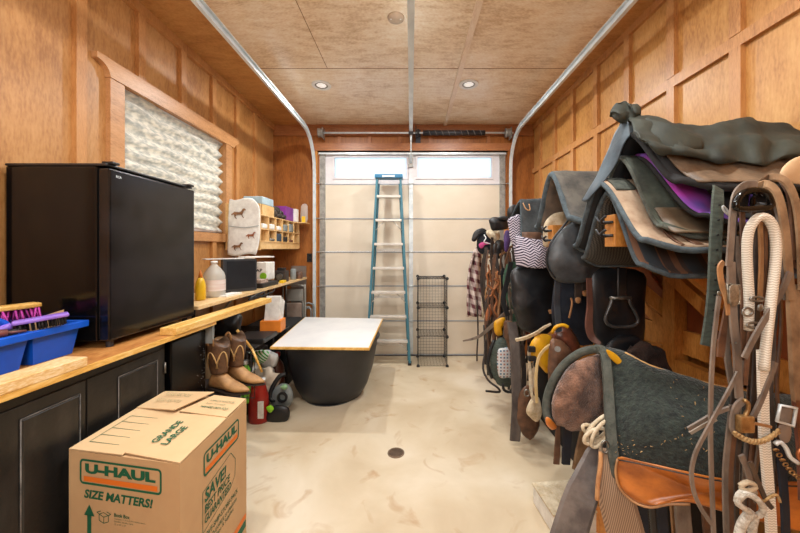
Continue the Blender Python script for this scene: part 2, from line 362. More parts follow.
    def sheet(s, grid, t=.008, k=3, nz=0, ns=8, seed=0, ridge=False):
        g = [[Vector(q) for q in row] for row in grid]
        if k > 1:
            g = [crom(row, k) if len(row) > 2 else row for row in g]
            cols = [crom([g[i][j] for i in range(len(g))], k) for j in range(len(g[0]))] if len(g) > 2 else None
            if cols: g = [[cols[j][i] for j in range(len(cols))] for i in range(len(cols[0]))]
        R, Cn = len(g), len(g[0]); nr = [[None]*Cn for _ in range(R)]
        for i in range(R):
            for j in range(Cn):
                a = g[min(i+1, R-1)][j]-g[max(i-1, 0)][j]; b = g[i][min(j+1, Cn-1)]-g[i][max(j-1, 0)]
                q = a.cross(b); nr[i][j] = q.normalized() if q.length > 1e-9 else Vector((0, 0, 1))
        if nz:
            for i in range(R):
                for j in range(Cn): g[i][j] = g[i][j]+nr[i][j]*nz*(noise.noise(g[i][j]*ns+Vector((seed, 0, 0))) if not ridge else (.8-2.4*abs(noise.noise(g[i][j]*ns*.6+Vector((seed, 0, 0))))-1.0*abs(noise.noise(g[i][j]*ns*1.5+Vector((seed, 4, 0))))))
        vs = [g[i][j]+nr[i][j]*t/2 for i in range(R) for j in range(Cn)]+[g[i][j]-nr[i][j]*t/2 for i in range(R) for j in range(Cn)]
        o = R*Cn; fs = []
        for i in range(R-1):
            for j in range(Cn-1):
                a = i*Cn+j; fs.append((a, a+1, a+Cn+1, a+Cn)); fs.append((o+a, o+a+Cn, o+a+Cn+1, o+a+1))
        for i in range(R-1):
            a = i*Cn; fs.append((a, a+Cn, o+a+Cn, o+a)); a = i*Cn+Cn-1; fs.append((a, o+a, o+a+Cn, a+Cn))
        for j in range(Cn-1):
            fs.append((j, o+j, o+j+1, j+1)); a = (R-1)*Cn+j; fs.append((a, a+1, o+a+1, o+a))
        return s.add(vs, fs, True)
    def puff(s, out, Y, front=.05, back=.05, k=3, nz=.006, ns=14, seed=0, rings=6, sharp=.5):
        """rounded body with a traced outline at distance Y, its own front and back thickness"""
        pts = [Vector((o[0], o[1], o[2] if len(o) > 2 else Y)) for o in out]
        pts = crom(pts, k, True); n = len(pts); c = sum(pts, Vector())/n; vs = []; fs = []
        def ring(f, d):
            for p in pts:
                q = c+(p-c)*f; w = P(q.x, q.y, max(.3, q.z+d))
                w = w+Vector((1, 1, 1))*nz*noise.noise(w*ns+Vector((seed, seed, 0)))
                vs.append(w)
        seq = []
        for i in range(rings+1):
            f = math.sin(math.pi/2*(i+.12)/(rings+.12)); seq.append((f, -front*max(0, 1-f*f)**sharp))
        for i in range(rings-1, -1, -1):
            f = math.sin(math.pi/2*(i+.12)/(rings+.12)); seq.append((f, back*max(0, 1-f*f)**sharp))
        for f, d in seq: ring(f, d)
        m = len(seq)
        for i in range(m-1):
            for q in range(n): fs.append((i*n+q, i*n+(q+1) % n, (i+1)*n+(q+1) % n, (i+1)*n+q))
        fs += [tuple(range(n))[::-1], tuple((m-1)*n+q for q in range(n))]
        return s.add(vs, fs, True)
    def loft(s, rings, k=3, cap=True):
        """rings: list of (centre, axis_a, axis_b) ellipses, smoothly joined"""
        cs = crom([Vector(r[0]) for r in rings], k); A = crom([Vector(r[1]) for r in rings], k); B = crom([Vector(r[2]) for r in rings], k)
        n = 20; vs = []; fs = []; m = len(cs)
        for c, a, b in zip(cs, A, B):
            for q in range(n):
                t = 2*math.pi*q/n; vs.append(c+a*math.cos(t)+b*math.sin(t))
        for i in range(m-1):
            for q in range(n): fs.append((i*n+q, i*n+(q+1) % n, (i+1)*n+(q+1) % n, (i+1)*n+q))
        if cap: fs += [tuple(range(n))[::-1], tuple((m-1)*n+q for q in range(n))]
        return s.add(vs, fs, True)
    def poly(s, pts, nrm, t):                # prism from a planar polygon
        nrm = Vector(nrm).normalized()*t; n = len(pts); vs = [Vector(p) for p in pts]+[Vector(p)+nrm for p in pts]
        return s.add(vs, [tuple(range(n))[::-1], tuple(range(n, 2*n))]+[(k, (k+1) % n, n+(k+1) % n, n+k) for k in range(n)])
    def text(s, string, o, ex, ey, w, h, off=.0, shear=0, t=.0004, sp=1):
        cu = bpy.data.curves.new('text', 'FONT'); cu.body = string; cu.size = 1; cu.offset = off; cu.shear = shear; cu.space_character = sp
        cu.resolution_u = 3
        ob = bpy.data.objects.new('text', cu); C.objects.link(ob); bpy.context.view_layer.update()
        me = bpy.data.meshes.new_from_object(ob.evaluated_get(bpy.context.evaluated_depsgraph_get()))
        xs = [v.co.x for v in me.vertices]; ys = [v.co.y for v in me.vertices]
        x0, x1, y0, y1 = min(xs), max(xs), min(ys), max(ys); ex = Vector(ex); ey = Vector(ey); o = Vector(o); nr = ex.cross(ey).normalized()*t
        s.add([o+ex*((v.co.x-x0)/(x1-x0)*w)+ey*((v.co.y-y0)/(y1-y0)*h)+nr for v in me.vertices], [list(p.vertices) for p in me.polygons])
        bpy.data.objects.remove(ob); bpy.data.curves.remove(cu); bpy.data.meshes.remove(me); return s
def crom(p, k, closed=False):
    n = len(p); out = []
    for i in range(n if closed else n-1):
        if closed: a, b, c, d = p[i-1], p[i], p[(i+1) % n], p[(i+2) % n]
        else: a, b, c, d = p[max(i-1, 0)], p[i], p[i+1], p[min(i+2, n-1)]
        for j in range(k):
            t = j/k; out.append(.5*((2*b)+(c-a)*t+(2*a-5*b+4*c-d)*t*t+(3*b-a-3*c+d)*t**3))
    if not closed: out.append(p[-1].copy())
    return out
def build(name, mb, m, parent=None, flip=True):
    me = bpy.data.meshes.new(name)
    if parent is None:
        xs = [v.x for v in mb.v]; ys = [v.y for v in mb.v]; zs = [v.z for v in mb.v]
        o = Vector(((min(xs)+max(xs))/2, (min(ys)+max(ys))/2, min(zs)))
    else: o = Vector(parent['_o'])
    me.from_pydata([v-o for v in mb.v], [], mb.f); me.polygons.foreach_set('use_smooth', mb.sm); me.update()
    bm = bmesh.new(); bm.from_mesh(me); bmesh.ops.recalc_face_normals(bm, faces=bm.faces); bm.to_mesh(me); bm.free()
    me.materials.append(m); ob = bpy.data.objects.new(name, me); C.objects.link(ob); ob['_o'] = tuple(o)
    if parent is None: ob.location = o
    else: ob.parent = parent
    if any(mb.sm) and not all(mb.sm): pass
    return ob
def tag(o, label, cat, group=None, kind=None):
    if label: o['label'] = label
    if cat: o['category'] = cat
    if group: o['group'] = group
    if kind: o['kind'] = kind
    return o
def thing(name, label, cat, loc, group=None):
    o = bpy.data.objects.new(name, None); o.empty_display_size = .05; C.objects.link(o); o.location = loc; o['_o'] = tuple(loc)
    return tag(o, label, cat, group)
def struct(name, mb, m, parent=None):
    o = build(name, mb, m, parent)
    if parent is None: o['kind'] = 'structure'
    return o
def B(a, b, bev=0): return MB().box(a, b, bev)
NTR = [0]
def trim(mb, m): NTR[0] += 1; return struct('trim_%d' % NTR[0], mb, m)

# ------------------------------------------------------------------ the room
XL, XR, YB, ZC, Y0 = -1.87, 1.67, 4.41, 3.13, -1.6
struct('floor', B((XL-.1, Y0, -.1), (XR+.1, YB+.3, 0)), FLOOR)
struct('ceiling', B((XL-.1, Y0, ZC), (XR+.1, YB+.3, ZC+.1)), CEIL)
w = MB(); wy0, wy1, wz0, wz1 = 2.09, 3.24, 1.60, 2.50
w.box((XL-.1, Y0, 0), (XL, wy0, ZC)); w.box((XL-.1, wy1, 0), (XL, YB+.1, ZC)); w.box((XL-.1, wy0, 0), (XL, wy1, wz0)); w.box((XL-.1, wy0, wz1), (XL, wy1, ZC))
struct('wall_left', w, WALL)
struct('wall_near', B((XL-.1, Y0-.1, 0), (XR+.1, Y0, ZC)), WALL)
struct('wall_right', B((XR, Y0, 0), (XR+.1, YB+.1, ZC)), WALLR)
w = MB(); dx0, dx1, dz1 = -1.24, 1.28, 2.77
w.box((XL, YB, 0), (dx0, YB+.1, ZC)); w.box((dx1, YB, 0), (XR, YB+.1, ZC)); w.box((dx0, YB, dz1), (dx1, YB+.1, ZC))
struct('wall_back', w, BACK)
# left wall battens and mouldings
for i, y in enumerate((-.21, .20, .60, 1.01, 1.42, 1.82, 2.23, 2.64, 3.05, 3.46, 3.87)):
    if 2.1 < y < 3.3:
        trim(B((XL, y-.03, 2.61), (XL+.028, y+.03, ZC-.07)), BATT); trim(B((XL, y-.03, 0), (XL+.028, y+.03, 1.54)), BATT)
    else: trim(B((XL, y-.03, 0), (XL+.028, y+.03, ZC-.07)), BATT)
trim(B((XL, Y0, ZC-.07), (XL+.032, YB, ZC)), BATT)
# right wall battens, horizontal rail, moulding
ry = [-.82, -.41, 0, .41, .83, 1.24, 1.65, 2.06, 2.48, 2.90, 3.32, 3.74, 4.16]
for y in ry:
    trim(B((XR-.028, y-.03, 0), (XR, y+.03, 2.47)), BATT); trim(B((XR-.028, y-.03, 2.535), (XR, y+.03, ZC-.06)), BATT)
trim(B((XR-.024, Y0, 2.47), (XR, YB, 2.535)), BATT); trim(B((XR-.024, Y0, ZC-.06), (XR, YB, ZC)), BATT)
# back wall
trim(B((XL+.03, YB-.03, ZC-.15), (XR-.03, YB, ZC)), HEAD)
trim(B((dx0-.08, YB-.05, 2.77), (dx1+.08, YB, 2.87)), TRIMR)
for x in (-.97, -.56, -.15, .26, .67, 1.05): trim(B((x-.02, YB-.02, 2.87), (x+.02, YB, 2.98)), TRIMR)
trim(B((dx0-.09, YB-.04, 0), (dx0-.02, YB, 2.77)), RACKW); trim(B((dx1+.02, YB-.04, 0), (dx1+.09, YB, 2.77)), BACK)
trim(B((-1.62, YB-.012, .3), (-1.42, YB, 1.22)), FOIL)
# ceiling strip and seams
trim(B((.44, Y0, ZC-.018), (.485, YB-.03, ZC)), STRIP)
SEAM = mat('dark_seam', (150, 104, 66), (130, 88, 54), rough=.8)
trim(B((XL+.03, 3.02, ZC-.002), (.44, 3.026, ZC+.001)), SEAM); trim(B((.485, 3.02, ZC-.002), (XR-.03, 3.026, ZC+.001)), SEAM)
trim(B((-.78, Y0, ZC-.002), (-.776, 3.02, ZC+.001)), SEAM)
SIDEC = plywood('darker_ceiling_plywood', (150, 98, 46), (178, 124, 66), (196, 146, 88), (1.2, 3.4, 3), rough=.4, streak=.7)  # darker and more orange than the ceiling between the tracks
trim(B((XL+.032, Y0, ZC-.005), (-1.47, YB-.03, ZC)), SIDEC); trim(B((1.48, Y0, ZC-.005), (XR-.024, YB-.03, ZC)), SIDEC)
# left window: casing, sill, sash, shade
c = MB(); c.box((XL, 1.99, 1.60), (XL+.03, wy0, 2.50)); c.box((XL, wy1, 1.60), (XL+.03, wy1+.1, 2.50))
pts = [(XL, 1.90, 2.61), (XL, 1.90, 2.575)]+[(XL, 1.90+.085*math.sin(a), 2.575-.075*(1-math.cos(a))) for a in [math.pi/2*i/6 for i in range(1, 7)]]
pts += [(XL, 3.38, 2.50), (XL, 3.40, 2.53), (XL, 3.47, 2.57), (XL, 3.47, 2.61)]
c.poly(pts, (1, 0, 0), .036); trim(c, CASE)
trim(B((XL, 1.96, 1.52), (XL+.035, 3.40, 1.60)), CASE)
wf = struct('window_1', MB().box((XL-.09, wy0, wz0), (XL-.05, wy0+.04, wz1)).box((XL-.09, wy1-.04, wz0), (XL-.05, wy1, wz1)).box((XL-.09, wy0+.04, wz0), (XL-.05, wy1-.04, wz0+.04)).box((XL-.09, wy0+.04, wz1-.04), (XL-.05, wy1-.04, wz1)).box((XL-.085, 2.65, wz0+.04), (XL-.055, 2.68, wz1-.04)), WHITE)
build('pane', B((XL-.072, wy0+.04, wz0+.04), (XL-.068, wy1-.04, wz1-.04)), clear('window_glass', (230, 240, 245), alpha=.12), wf)
rows = []
nf = 9; zt, zb = wz1-.01, wz0+.03
for i in range(nf*4+1):
    ph = i/4; z = zt+(zb-zt)*(i/(nf*4)); k = abs((ph % 1)-.5)*2; row = []
    for j in range(26):
        y = wy0+.012+(wy1-wy0-.024)*j/25
        wav = .008*math.sin(y*9+ph*.9)+.014*noise.noise(Vector((y*5, ph*.5, 0)))
        row.append((XL-.045+.045*k+.3*wav, y, z+wav))
    rows.append(row)
sh = thing('pleated_window_shade', 'crumpled white pleated paper shade covering the left window', 'window shade', (XL-.02, 2.66, wz0))
build('pleated_paper', MB().sheet(rows, .0015, 1), SHADE, sh)
build('top_rail', B((XL-.045, wy0+.006, wz1-.012), (XL-.005, wy1-.006, wz1-.001)), WHITE, sh)
build('bottom_rail', B((XL-.04, wy0+.01, wz0+.012), (XL-.01, wy1-.01, wz0+.035)), DOORF, sh)

# ------------------------------------------------------------------ garage door
gd = thing('door_1', None, None, (0, YB, 0)); gd['kind'] = 'structure'
zs = [.02, .477, .95, 1.41, 1.862, 2.328, 2.76]
for i in range(5):
    build('section', MB().box((dx0, YB, zs[i]+.006), (dx1, YB+.04, zs[i+1]-.006)), DOORM, gd)
w1 = (-1.035, -.062, 2.42, 2.69); w2 = (.09, 1.09, 2.42, 2.69)
t = MB(); z0, z1 = zs[5]+.006, zs[6]
t.box((dx0, YB, z0), (dx1, YB+.04, w1[2])).box((dx0, YB, w1[3]), (dx1, YB+.04, z1)).box((dx0, YB, w1[2]), (w1[0], YB+.04, w1[3])).box((w1[1], YB, w1[2]), (w2[0], YB+.04, w1[3])).box((w2[1], YB, w1[2]), (dx1, YB+.04, w1[3]))
build('section', t, DOORF, gd)
for a in (w1, w2):
    fr = MB(); e = .025
    fr.box((a[0]-e, YB-.012, a[2]-e), (a[1]+e, YB, a[2])).box((a[0]-e, YB-.012, a[3]), (a[1]+e, YB, a[3]+e)).box((a[0]-e, YB-.012, a[2]), (a[0], YB, a[3])).box((a[1], YB-.012, a[2]), (a[1]+e, YB, a[3]))
    f = build('window_frame', fr, DOORF, gd); build('pane', B((a[0], YB+.015, a[2]), (a[1], YB+.02, a[3])), FROST, f)
for z in zs[:6]:
    build('joint_strip', B((dx0, YB-.006, z-.009), (dx1, YB+.02, z+.005)), DOORJ, gd)
for i in range(6):
    for x, wd, mm in ((dx0+.045, .07, GALD), (0, .055, GALV if i < 5 else DOORF), (dx1-.045, .07, GALD)):
        build('stile', B((x-wd/2, YB-.022, zs[i]+.012), (x+wd/2, YB, zs[i+1]-.012)), mm, gd)
for z in zs[1:6]:
    for x in (dx0+.045, 0, dx1-.045):
        h = MB().box((x-.028, YB-.03, z-.06), (x+.028, YB-.022, z+.06)); h.tube([(x-.034, YB-.034, z), (x+.034, YB-.034, z)], .009, smooth=1)
        if x < -.5: h.tube([(x, YB-.04, z), (dx0-.03, YB-.06, z)], .006, smooth=1)
        if x > .5: h.tube([(x, YB-.04, z), (dx1+.03, YB-.06, z)], .006, smooth=1)
        build('hinge', h, GALD if x else GALV, gd)
build('top_strut', MB().box((dx0, YB-.05, 2.745), (dx1, YB, 2.765)).box((dx0, YB-.05, 2.72), (dx1, YB-.046, 2.765)), GALV, gd)
build('bottom_seal', B((dx0, YB, 0), (dx1, YB+.04, .02)), BLKP, gd)
hd = MB().box((-.03, YB-.05, 2.55), (.03, YB-.022, 2.72)); build('operator_bracket', hd, GALD, gd)
# tracks
def track(x, label):
    s = -1 if x < 0 else 1
    t = thing('garage_door_track', label, 'door track', (x, YB-.1, 0)); pts = [(x, YB-.09, .02), (x, YB-.09, 1.2), (x, YB-.09, 2.45)]
    R = .44
    for i in range(1, 9):
        a = math.pi/2*i/8; pts.append((x, YB-.09-R*(1-math.cos(a)), 2.5+R*math.sin(a)))
    pts += [(x, 2.5, 2.942), (x, 1, 2.946), (x, -1.2, 2.95)]
    pts = [Vector(p) for p in pts]; m = MB()
    # C channel: web facing outwards and two lips, swept along the path
    prof = [(-.012*s*-1, -.03), (.014*s*-1, -.03), (.014*s*-1, -.025), (-.007*s*-1, -.025), (-.007*s*-1, .025), (.014*s*-1, .025), (.014*s*-1, .03), (-.012*s*-1, .03)]
    vs = []; k = len(prof)
    for i, p in enumerate(pts):
        tg = (pts[min(i+1, len(pts)-1)]-pts[max(i-1, 0)]).normalized(); nn = Vector((1, 0, 0)).cross(tg)
        for a, b in prof: vs.append(p+Vector((1, 0, 0))*a+nn*b)
    fs = [(i*k+j, i*k+(j+1) % k, (i+1)*k+(j+1) % k, (i+1)*k+j) for i in range(len(pts)-1) for j in range(k)]
    fs += [tuple(range(k)), tuple(range((len(pts)-1)*k, len(pts)*k))]
    m.add(vs, fs); build('channel', m, GALV, t)
    for z in (.4, 1.1, 1.8, 2.4): build('wall_bracket', MB().box((x+s*.012, YB-.1, z-.03), (x+s*.018, YB, z+.03)).box((x+s*.012, YB-.005, z-.03), (x+s*.05, YB, z+.03)), GALD, t)
    for y in (-1.0, 1.2): build('hanger', B((x+s*.012, y-.015, 2.94), (x+s*.018, y+.015, ZC)), GALD, t)
track(-1.285, 'galvanised garage door track on the left, curving up to run along the ceiling')
track(1.325, 'galvanised garage door track on the right, beside the wall of saddles')
# torsion shaft and spring
ts = thing('torsion_spring', 'steel torsion shaft with striped black spring above the garage door', 'garage spring', (0, YB-.09, 2.9))
zsft = 2.99
build('shaft', MB().tube([(-1.22, YB-.1, zsft), (1.36, YB-.1, zsft)], .013, smooth=1), GALV, ts)
sp = MB(); sp.tube([(.16, YB-.1, zsft), (.98, YB-.1, zsft)], .034, smooth=1, n=16); o = build('coil', sp, SPRG, ts)
st = MB(); pts = []
for i in range(161):
    a = i/160; pts.append((.2+.76*a, YB-.1+math.cos(a*2*math.pi*9)*.033, zsft+math.sin(a*2*math.pi*9)*.033))
st.tube(pts, .006, n=5, smooth=1); build('painted_stripe', st, SPRS, o)
for x in (-1.2, 1.28):
    d = MB(); d.lathe((0, 0, 0), [(.03, -.03), (.062, -.03), (.055, -.01), (.055, .02), (.062, .03), (.03, .03)], 20)
    for i, q in enumerate(d.v): d.v[i] = Vector((x+q.z, YB-.1+q.x, zsft+q.y))
    build('cable_drum', d, GALD, ts)
    build('end_bracket', B((x+.035, YB-.16, zsft-.08), (x+.042, YB-.031, zsft+.06)), GALD, ts)
build('centre_bracket', MB().box((.06, YB-.15, zsft-.08), (.07, YB-.031, zsft+.08)).box((.06, YB-.04, zsft-.14), (.13, YB-.031, zsft+.06)).disc((.08, YB-.1, zsft), (1, 0, 0), .05, .03), SPRG, ts)
# opener rail
op = thing('garage_opener_rail', 'silver door opener rail running down the middle of the ceiling', 'opener rail', (0, YB-.2, 2.9))
build('rail', MB().box((-.014, -1.4, 2.92), (.014, YB-.28, 2.955)).box((-.022, -1.4, 2.915), (.022, YB-.28, 2.922)), GALV, op)
build('header_bracket', MB().box((-.02, YB-.28, 2.90), (-.014, YB-.0, 2.97)).box((.014, YB-.28, 2.90), (.02, YB-.0, 2.97)), GALD, op)
build('door_arm', MB().tube([(0, YB-.3, 2.91), (0, YB-.12, 2.72), (0, YB-.06, 2.6)], .01, smooth=1), GALV, op)
build('hanger_strap', B((-.04, -1.0, 2.95), (.04, -.97, ZC)), GALD, op)
build('trolley', MB().box((-.03, YB-.36, 2.895), (.03, YB-.28, 2.93)), SPRG, op)
# recessed lights
for (x, y, lb) in ((-.918, 3.33, 'white recessed ceiling light left of the opener rail'), (.587, 3.31, 'white recessed ceiling light right of the opener rail, by the pale strip')):
    t = thing('recessed_light', lb, 'ceiling light', (x, y, ZC-.01), 'recessed ceiling lights')
    build('trim_ring', MB().disc((x, y, ZC-.008), (0, 0, 1), .098, .008, r2=.066), WHITE, t)
    build('baffle', MB().disc((x, y, ZC-.006), (0, 0, 1), .068, .006, r2=.05), STEEL, t)
    build('lens', MB().disc((x, y, ZC-.004), (0, 0, 1), .05, .004), LAMP, t)
cp = thing('ceiling_cover_plate', 'round cream cover plate on the ceiling beside the opener rail', 'cover plate', (-.11, 2.36, ZC-.02))
build('plate', MB().lathe((-.11, 2.36, ZC-.012), [(.03, 0), (.058, .002), (.062, .012)], 28), mat('cream_plate', (206, 184, 160), rough=.5), cp)
build('clip', MB().box((-.15, 2.355, ZC-.014), (-.14, 2.365, ZC-.009)).box((-.08, 2.355, ZC-.014), (-.07, 2.365, ZC-.009)), WHITE, cp)
# floor drain
dr = MB(); dr.disc((-.107, 2.31, .0), (0, 0, 1), .06, .003, r2=.05)
for i in range(-3, 4):
    h = math.sqrt(.05**2-(i*.014)**2); dr.box((-.107-h, 2.31+i*.014-.003, 0), (-.107+h, 2.31+i*.014+.003, .003))
d = thing('floor_drain', 'small round rusty drain grate in the concrete floor', 'floor drain', (-.107, 2.31, 0))
build('grate', dr, mat('rusty_grate', (128, 104, 82), (96, 74, 56), rough=.7), d)
build('pit', MB().disc((-.107, 2.31, 0), (0, 0, 1), .051, .001), DARK, d)
# light switch on back wall
sx = thing('wall_outlet', 'dark outlet plate on the back wall beside the shelf end', 'outlet', (-1.37, YB-.01, 1.3))
o_ = build('cover_plate', B((-1.41, YB-.012, 1.275), (-1.32, YB, 1.39), .003), BLKP, sx); build('socket', MB().box((-1.38, YB-.015, 1.35), (-1.35, YB-.012, 1.37)).box((-1.38, YB-.015, 1.295), (-1.35, YB-.012, 1.315)), DARK, sx)

# ------------------------------------------------------------------ left side: counter, fridge, box
CX = -1.235
trim_c = thing('worktop', 'long plywood worktop along the left wall under the black fridge', 'worktop', (-1.55, .9, .975))
def WX(y): return -1.275+(y-.9)*.036
build('top_panel', MB().poly([(XL+.029, -.4, .975), (WX(-.4), -.4, .975), (WX(2.04), 2.04, .975), (XL+.029, 2.04, .975)], (0, 0, 1), .023), PLYT, trim_c)
build('front_edge', MB().poly([(WX(-.4), -.4, .977), (WX(-.4)+.012, -.4, .977), (WX(2.04)+.012, 2.04, .977), (WX(2.04), 2.04, .977)], (0, 0, 1), .021), PINE, trim_c)
ex = (Vector((-1.225, 2.76, 0))-Vector((-1.336, .2, 0))).normalized(); ey = Vector((-ex.y, ex.x, 0)); bo = Vector((-1.336, .2, .9985))
bm_ = thing('rough_plank', 'pale rough-sawn plank lying on the worktop edge before the blue tote', 'plank', (-1.30, .7, 1.0))
build('plank', MB().obox(bo, ex, ey, (0, 0, 1), (-.6, -.040, 0), (1.06, .055, .036), .003), plywood('rough_pale_lumber', (190, 140, 76), (222, 182, 122), (240, 222, 186), (7, 2, 7)), bm_)
bm_ = thing('lumber_beam', 'pine two-by-four lying on the far end of the worktop and sticking out past it', 'board', (-1.26, 2.2, 1.0))
build('board', MB().obox(bo, ex, ey, (0, 0, 1), (1.50, -.045, 0), (2.56, .045, .038), .003), PINE, bm_)
# cupboard
cb = thing('base_cabinet', 'scuffed black wooden base cabinet with raised panel doors under the worktop', 'cabinet', (-1.55, .9, 0))
FX = -1.30
build('carcass', MB().box((XL+.03, -.3, .08), (FX-.02, 1.715, .97)).box((XL+.03, -.3, 0), (FX-.08, 1.715, .08)), CABB, cb)
build('face_frame', MB().box((FX-.02, -.3, .925), (FX, 1.715, .97)).box((FX-.02, -.3, .08), (FX, 1.715, .12)).box((FX-.02, 1.685, .12), (FX, 1.715, .925)).box((FX-.02, .965, .12), (FX, .995, .925)).box((FX-.02, 1.28, .12), (FX, 1.31, .925)).box((FX-.02, .3, .12), (FX, .33, .925)), CABB, cb)
for a, b, pa, pb in ((.335, .96, .41, .89), (1.0, 1.293, 1.075, 1.268), (1.30, 1.705, 1.435, 1.655)):
    dm = MB().box((FX, a, .13), (FX+.006, b, .93), .002)
    d = build('door', dm, CABB, cb); p = MB(); y0, y1, z0, z1 = pa, pb, .22, .885
    p.add([(FX+.006, y0, z0), (FX+.006, y1, z0), (FX+.006, y1, z1), (FX+.006, y0, z1), (FX+.011, y0+.008, z0+.008), (FX+.011, y1-.008, z0+.008), (FX+.011, y1-.008, z1-.008), (FX+.011, y0+.008, z1-.008)],
          [(4, 5, 6, 7), (0, 1, 5, 4), (1, 2, 6, 5), (2, 3, 7, 6), (3, 0, 4, 7)])
    build('raised_panel', p, CABB, d)
    mo = MB()
    for (q, r) in (((y0, z0), (y1, z0)), ((y0, z1), (y1, z1)), ((y0, z0), (y0, z1)), ((y1, z0), (y1, z1))):
        mo.tube([(FX+.009, q[0], q[1]), (FX+.009, r[0], r[1])], .0022, n=6, smooth=1)
    build('panel_moulding', mo, mat('worn_moulding_edge', (112, 106, 100), (56, 54, 52), rough=.5, scale=(20, 20, 20)), d)
build('hinge', MB().tube([(FX+.012, 1.702, .80), (FX+.012, 1.702, .855)], .005, smooth=1).box((FX, 1.702, .80), (FX+.004, 1.714, .855)), STEEL, cb)
uf = thing('undercounter_cooler', 'glossy black speckled cooler standing under the end of the worktop', 'cooler', (-1.5, 1.83, 0))
SPK = mat('speckled_black_gloss', (8, 8, 9), (8, 8, 9), rough=.25, spec=.25)
build('body', B((XL+.03, 1.73, .02), (-1.32, 2.02, .955), .006), SPK, uf)
build('door', B((-1.315, 1.73, .03), (-1.275, 2.02, .95), .006), SPK, uf)
for y in (1.76, 1.99): build('foot', MB().disc((-1.33, y, 0), (0, 0, 1), .014, .02), BLKP, uf)
sk = MB(); r_ = random.Random(3)
for i in range(60):
    y = 2.02-abs(r_.gauss(0, .04))-.004; z = r_.uniform(.25, .9); q = r_.uniform(.0004, .0013)
    if y > 1.76: sk.box((-1.2752, y-q, z-q), (-1.2742, y+q, z+q))
o = build('dust_specks', sk, PAPER, uf); o['kind'] = 'stuff'
tag(build('metal_bracket', MB().box((-1.33, 2.03, .86), (-1.24, 2.045, .968)).box((-1.335, 2.03, .86), (-1.33, 2.2, .968)), GREY), 'small grey metal bracket plate fixed beneath the far worktop end', 'bracket')
# fridge
fr = thing('mini_fridge', 'glossy black smudged mini fridge standing on the worktop', 'fridge', (-1.62, 1.79, 1.0))
build('body', B((XL+.0285, 1.475, 1.028), (-1.425, 2.05, 1.828), .006), BLKG, fr)
dd = build('door', B((-1.417, 1.473, 1.03), (-1.366, 2.052, 1.818), .008), BLKD, fr)
build('door_gasket', B((-1.425, 1.485, 1.04), (-1.417, 2.04, 1.815)), SPRG, fr)
build('top_cap', B((XL+.0285, 1.472, 1.828), (-1.38, 2.053, 1.840), .004), mat('dusty_black_top', (44, 43, 44), (30, 29, 30), rough=.4), fr)
build('hinge', MB().box((-1.41, 1.48, 1.838), (-1.36, 1.52, 1.850), .003), BLKP, fr)
build('hinge', MB().box((-1.42, 2.0, 1.838), (-1.36, 2.04, 1.850), .003), BLKP, fr)
build('badge', MB().text('RCA', (-1.3655, 1.505, 1.78), (0, 1, 0), (0, 0, 1), .028, .012, off=.02), GALV, dd)
for x, y in ((-1.40, 1.51), (-1.40, 2.01), (-1.80, 1.51), (-1.80, 2.01)):
    build('foot', MB().disc((x, y, .998), (0, 0, 1), .014, .032), SPRG, fr)
# U-HAUL carton
N_ = Vector((-.781, 1.098, 0)); L_ = Vector((-1.240, 1.178, 0)); Bk = Vector((-.794, 1.568, 0)); H = .722
exf = (N_-L_).normalized(); exr = (Bk-N_).normalized(); up = Vector((0, 0, 1)); W1 = (N_-L_).length; W2 = (Bk-N_).length
crt = thing('moving_carton', 'large tan U-HAUL moving carton with folded top flaps on the floor', 'cardboard box', tuple((N_+L_+Bk+L_+Bk-N_)/4))
body = MB(); Q = L_+Bk-N_
body.add([L_, N_, Bk, Q]+[p+up*H for p in (L_, N_, Bk, Q)], [(0, 1, 5, 4), (1, 2, 6, 5), (2, 3, 7, 6), (3, 0, 4, 7), (0, 3, 2, 1), (4, 5, 6, 7)])
build('carton_body', body, CARD, crt)
nf_ = exf.cross(up).normalized()           # front outward
def flap(pts, z0, name='top_flap'):
    m = MB(); vs = [Vector(p) for p in pts]
    m.add(vs+[v+Vector((0, 0, .004)) for v in vs], [(3, 2, 1, 0), (4, 5, 6, 7)]+[(k, (k+1) % 4, 4+(k+1) % 4, 4+k) for k in range(4)]); return build(name, m, CARD2, crt)
def T(a, b, h=0): return L_+exf*(a*W1)+exr*(b*W2)+up*(H+h)
fl = flap([T(.0, 0, .001), T(0, 1, .001), T(.5, 1, .004), T(.5, 0, .004)], 0)
f1 = flap([T(.5, 0.02, .006), T(1.0, 0.0, .002), T(1.0, .64, .002), T(.50, .60, .008)], 0)
f2 = flap([T(.50, .62, .012), T(1.0, .62, .006), T(.995, 1.0, .002), T(.62, 1.0, .006)], 0)
f3 = flap([T(.0, .64, .004), T(.46, .60, .020), T(.62, 1.0, .022), T(.02, 1.0, .004)], 0)
pr = MB(); g = nf_*.0012
def FR(a, z): return L_+exf*a+up*z+g
def rrect(m, O, ex, ey, w, h, r, wd):
    def pts(w, h, r, ins):
        out = []
        for cx, cy, a0 in ((w-r, h-r, 0), (r, h-r, 90), (r, r, 180), (w-r, r, 270)):
            for i in range(6):
                a = math.radians(a0+18*i); rr = r-ins; out.append(O+ex*(cx+math.cos(a)*rr)+ey*(cy+math.sin(a)*rr))
        return out
    a = pts(w, h, r, 0); b = pts(w, h, r, wd); n = len(a)
    m.add(a+b, [(k, (k+1) % n, n+(k+1) % n, n+k) for k in range(n)])
def hull(mg, mo, O, ex, ey, w, h, lean=0):
    rrect(mg, O, ex, ey, w, h, h*.18, h*.085)
    mg.text('U-HAUL', O+ex*w*.07+ey*h*.44, ex, ey, w*.86, h*.40, off=.055)
    q = O+ex*w*.05+ey*h*.12; mo.add([q, q+ex*w*.9, q+ex*w*.9+ey*h*.2, q+ey*h*.2], [(0, 1, 2, 3)])
mo = MB()
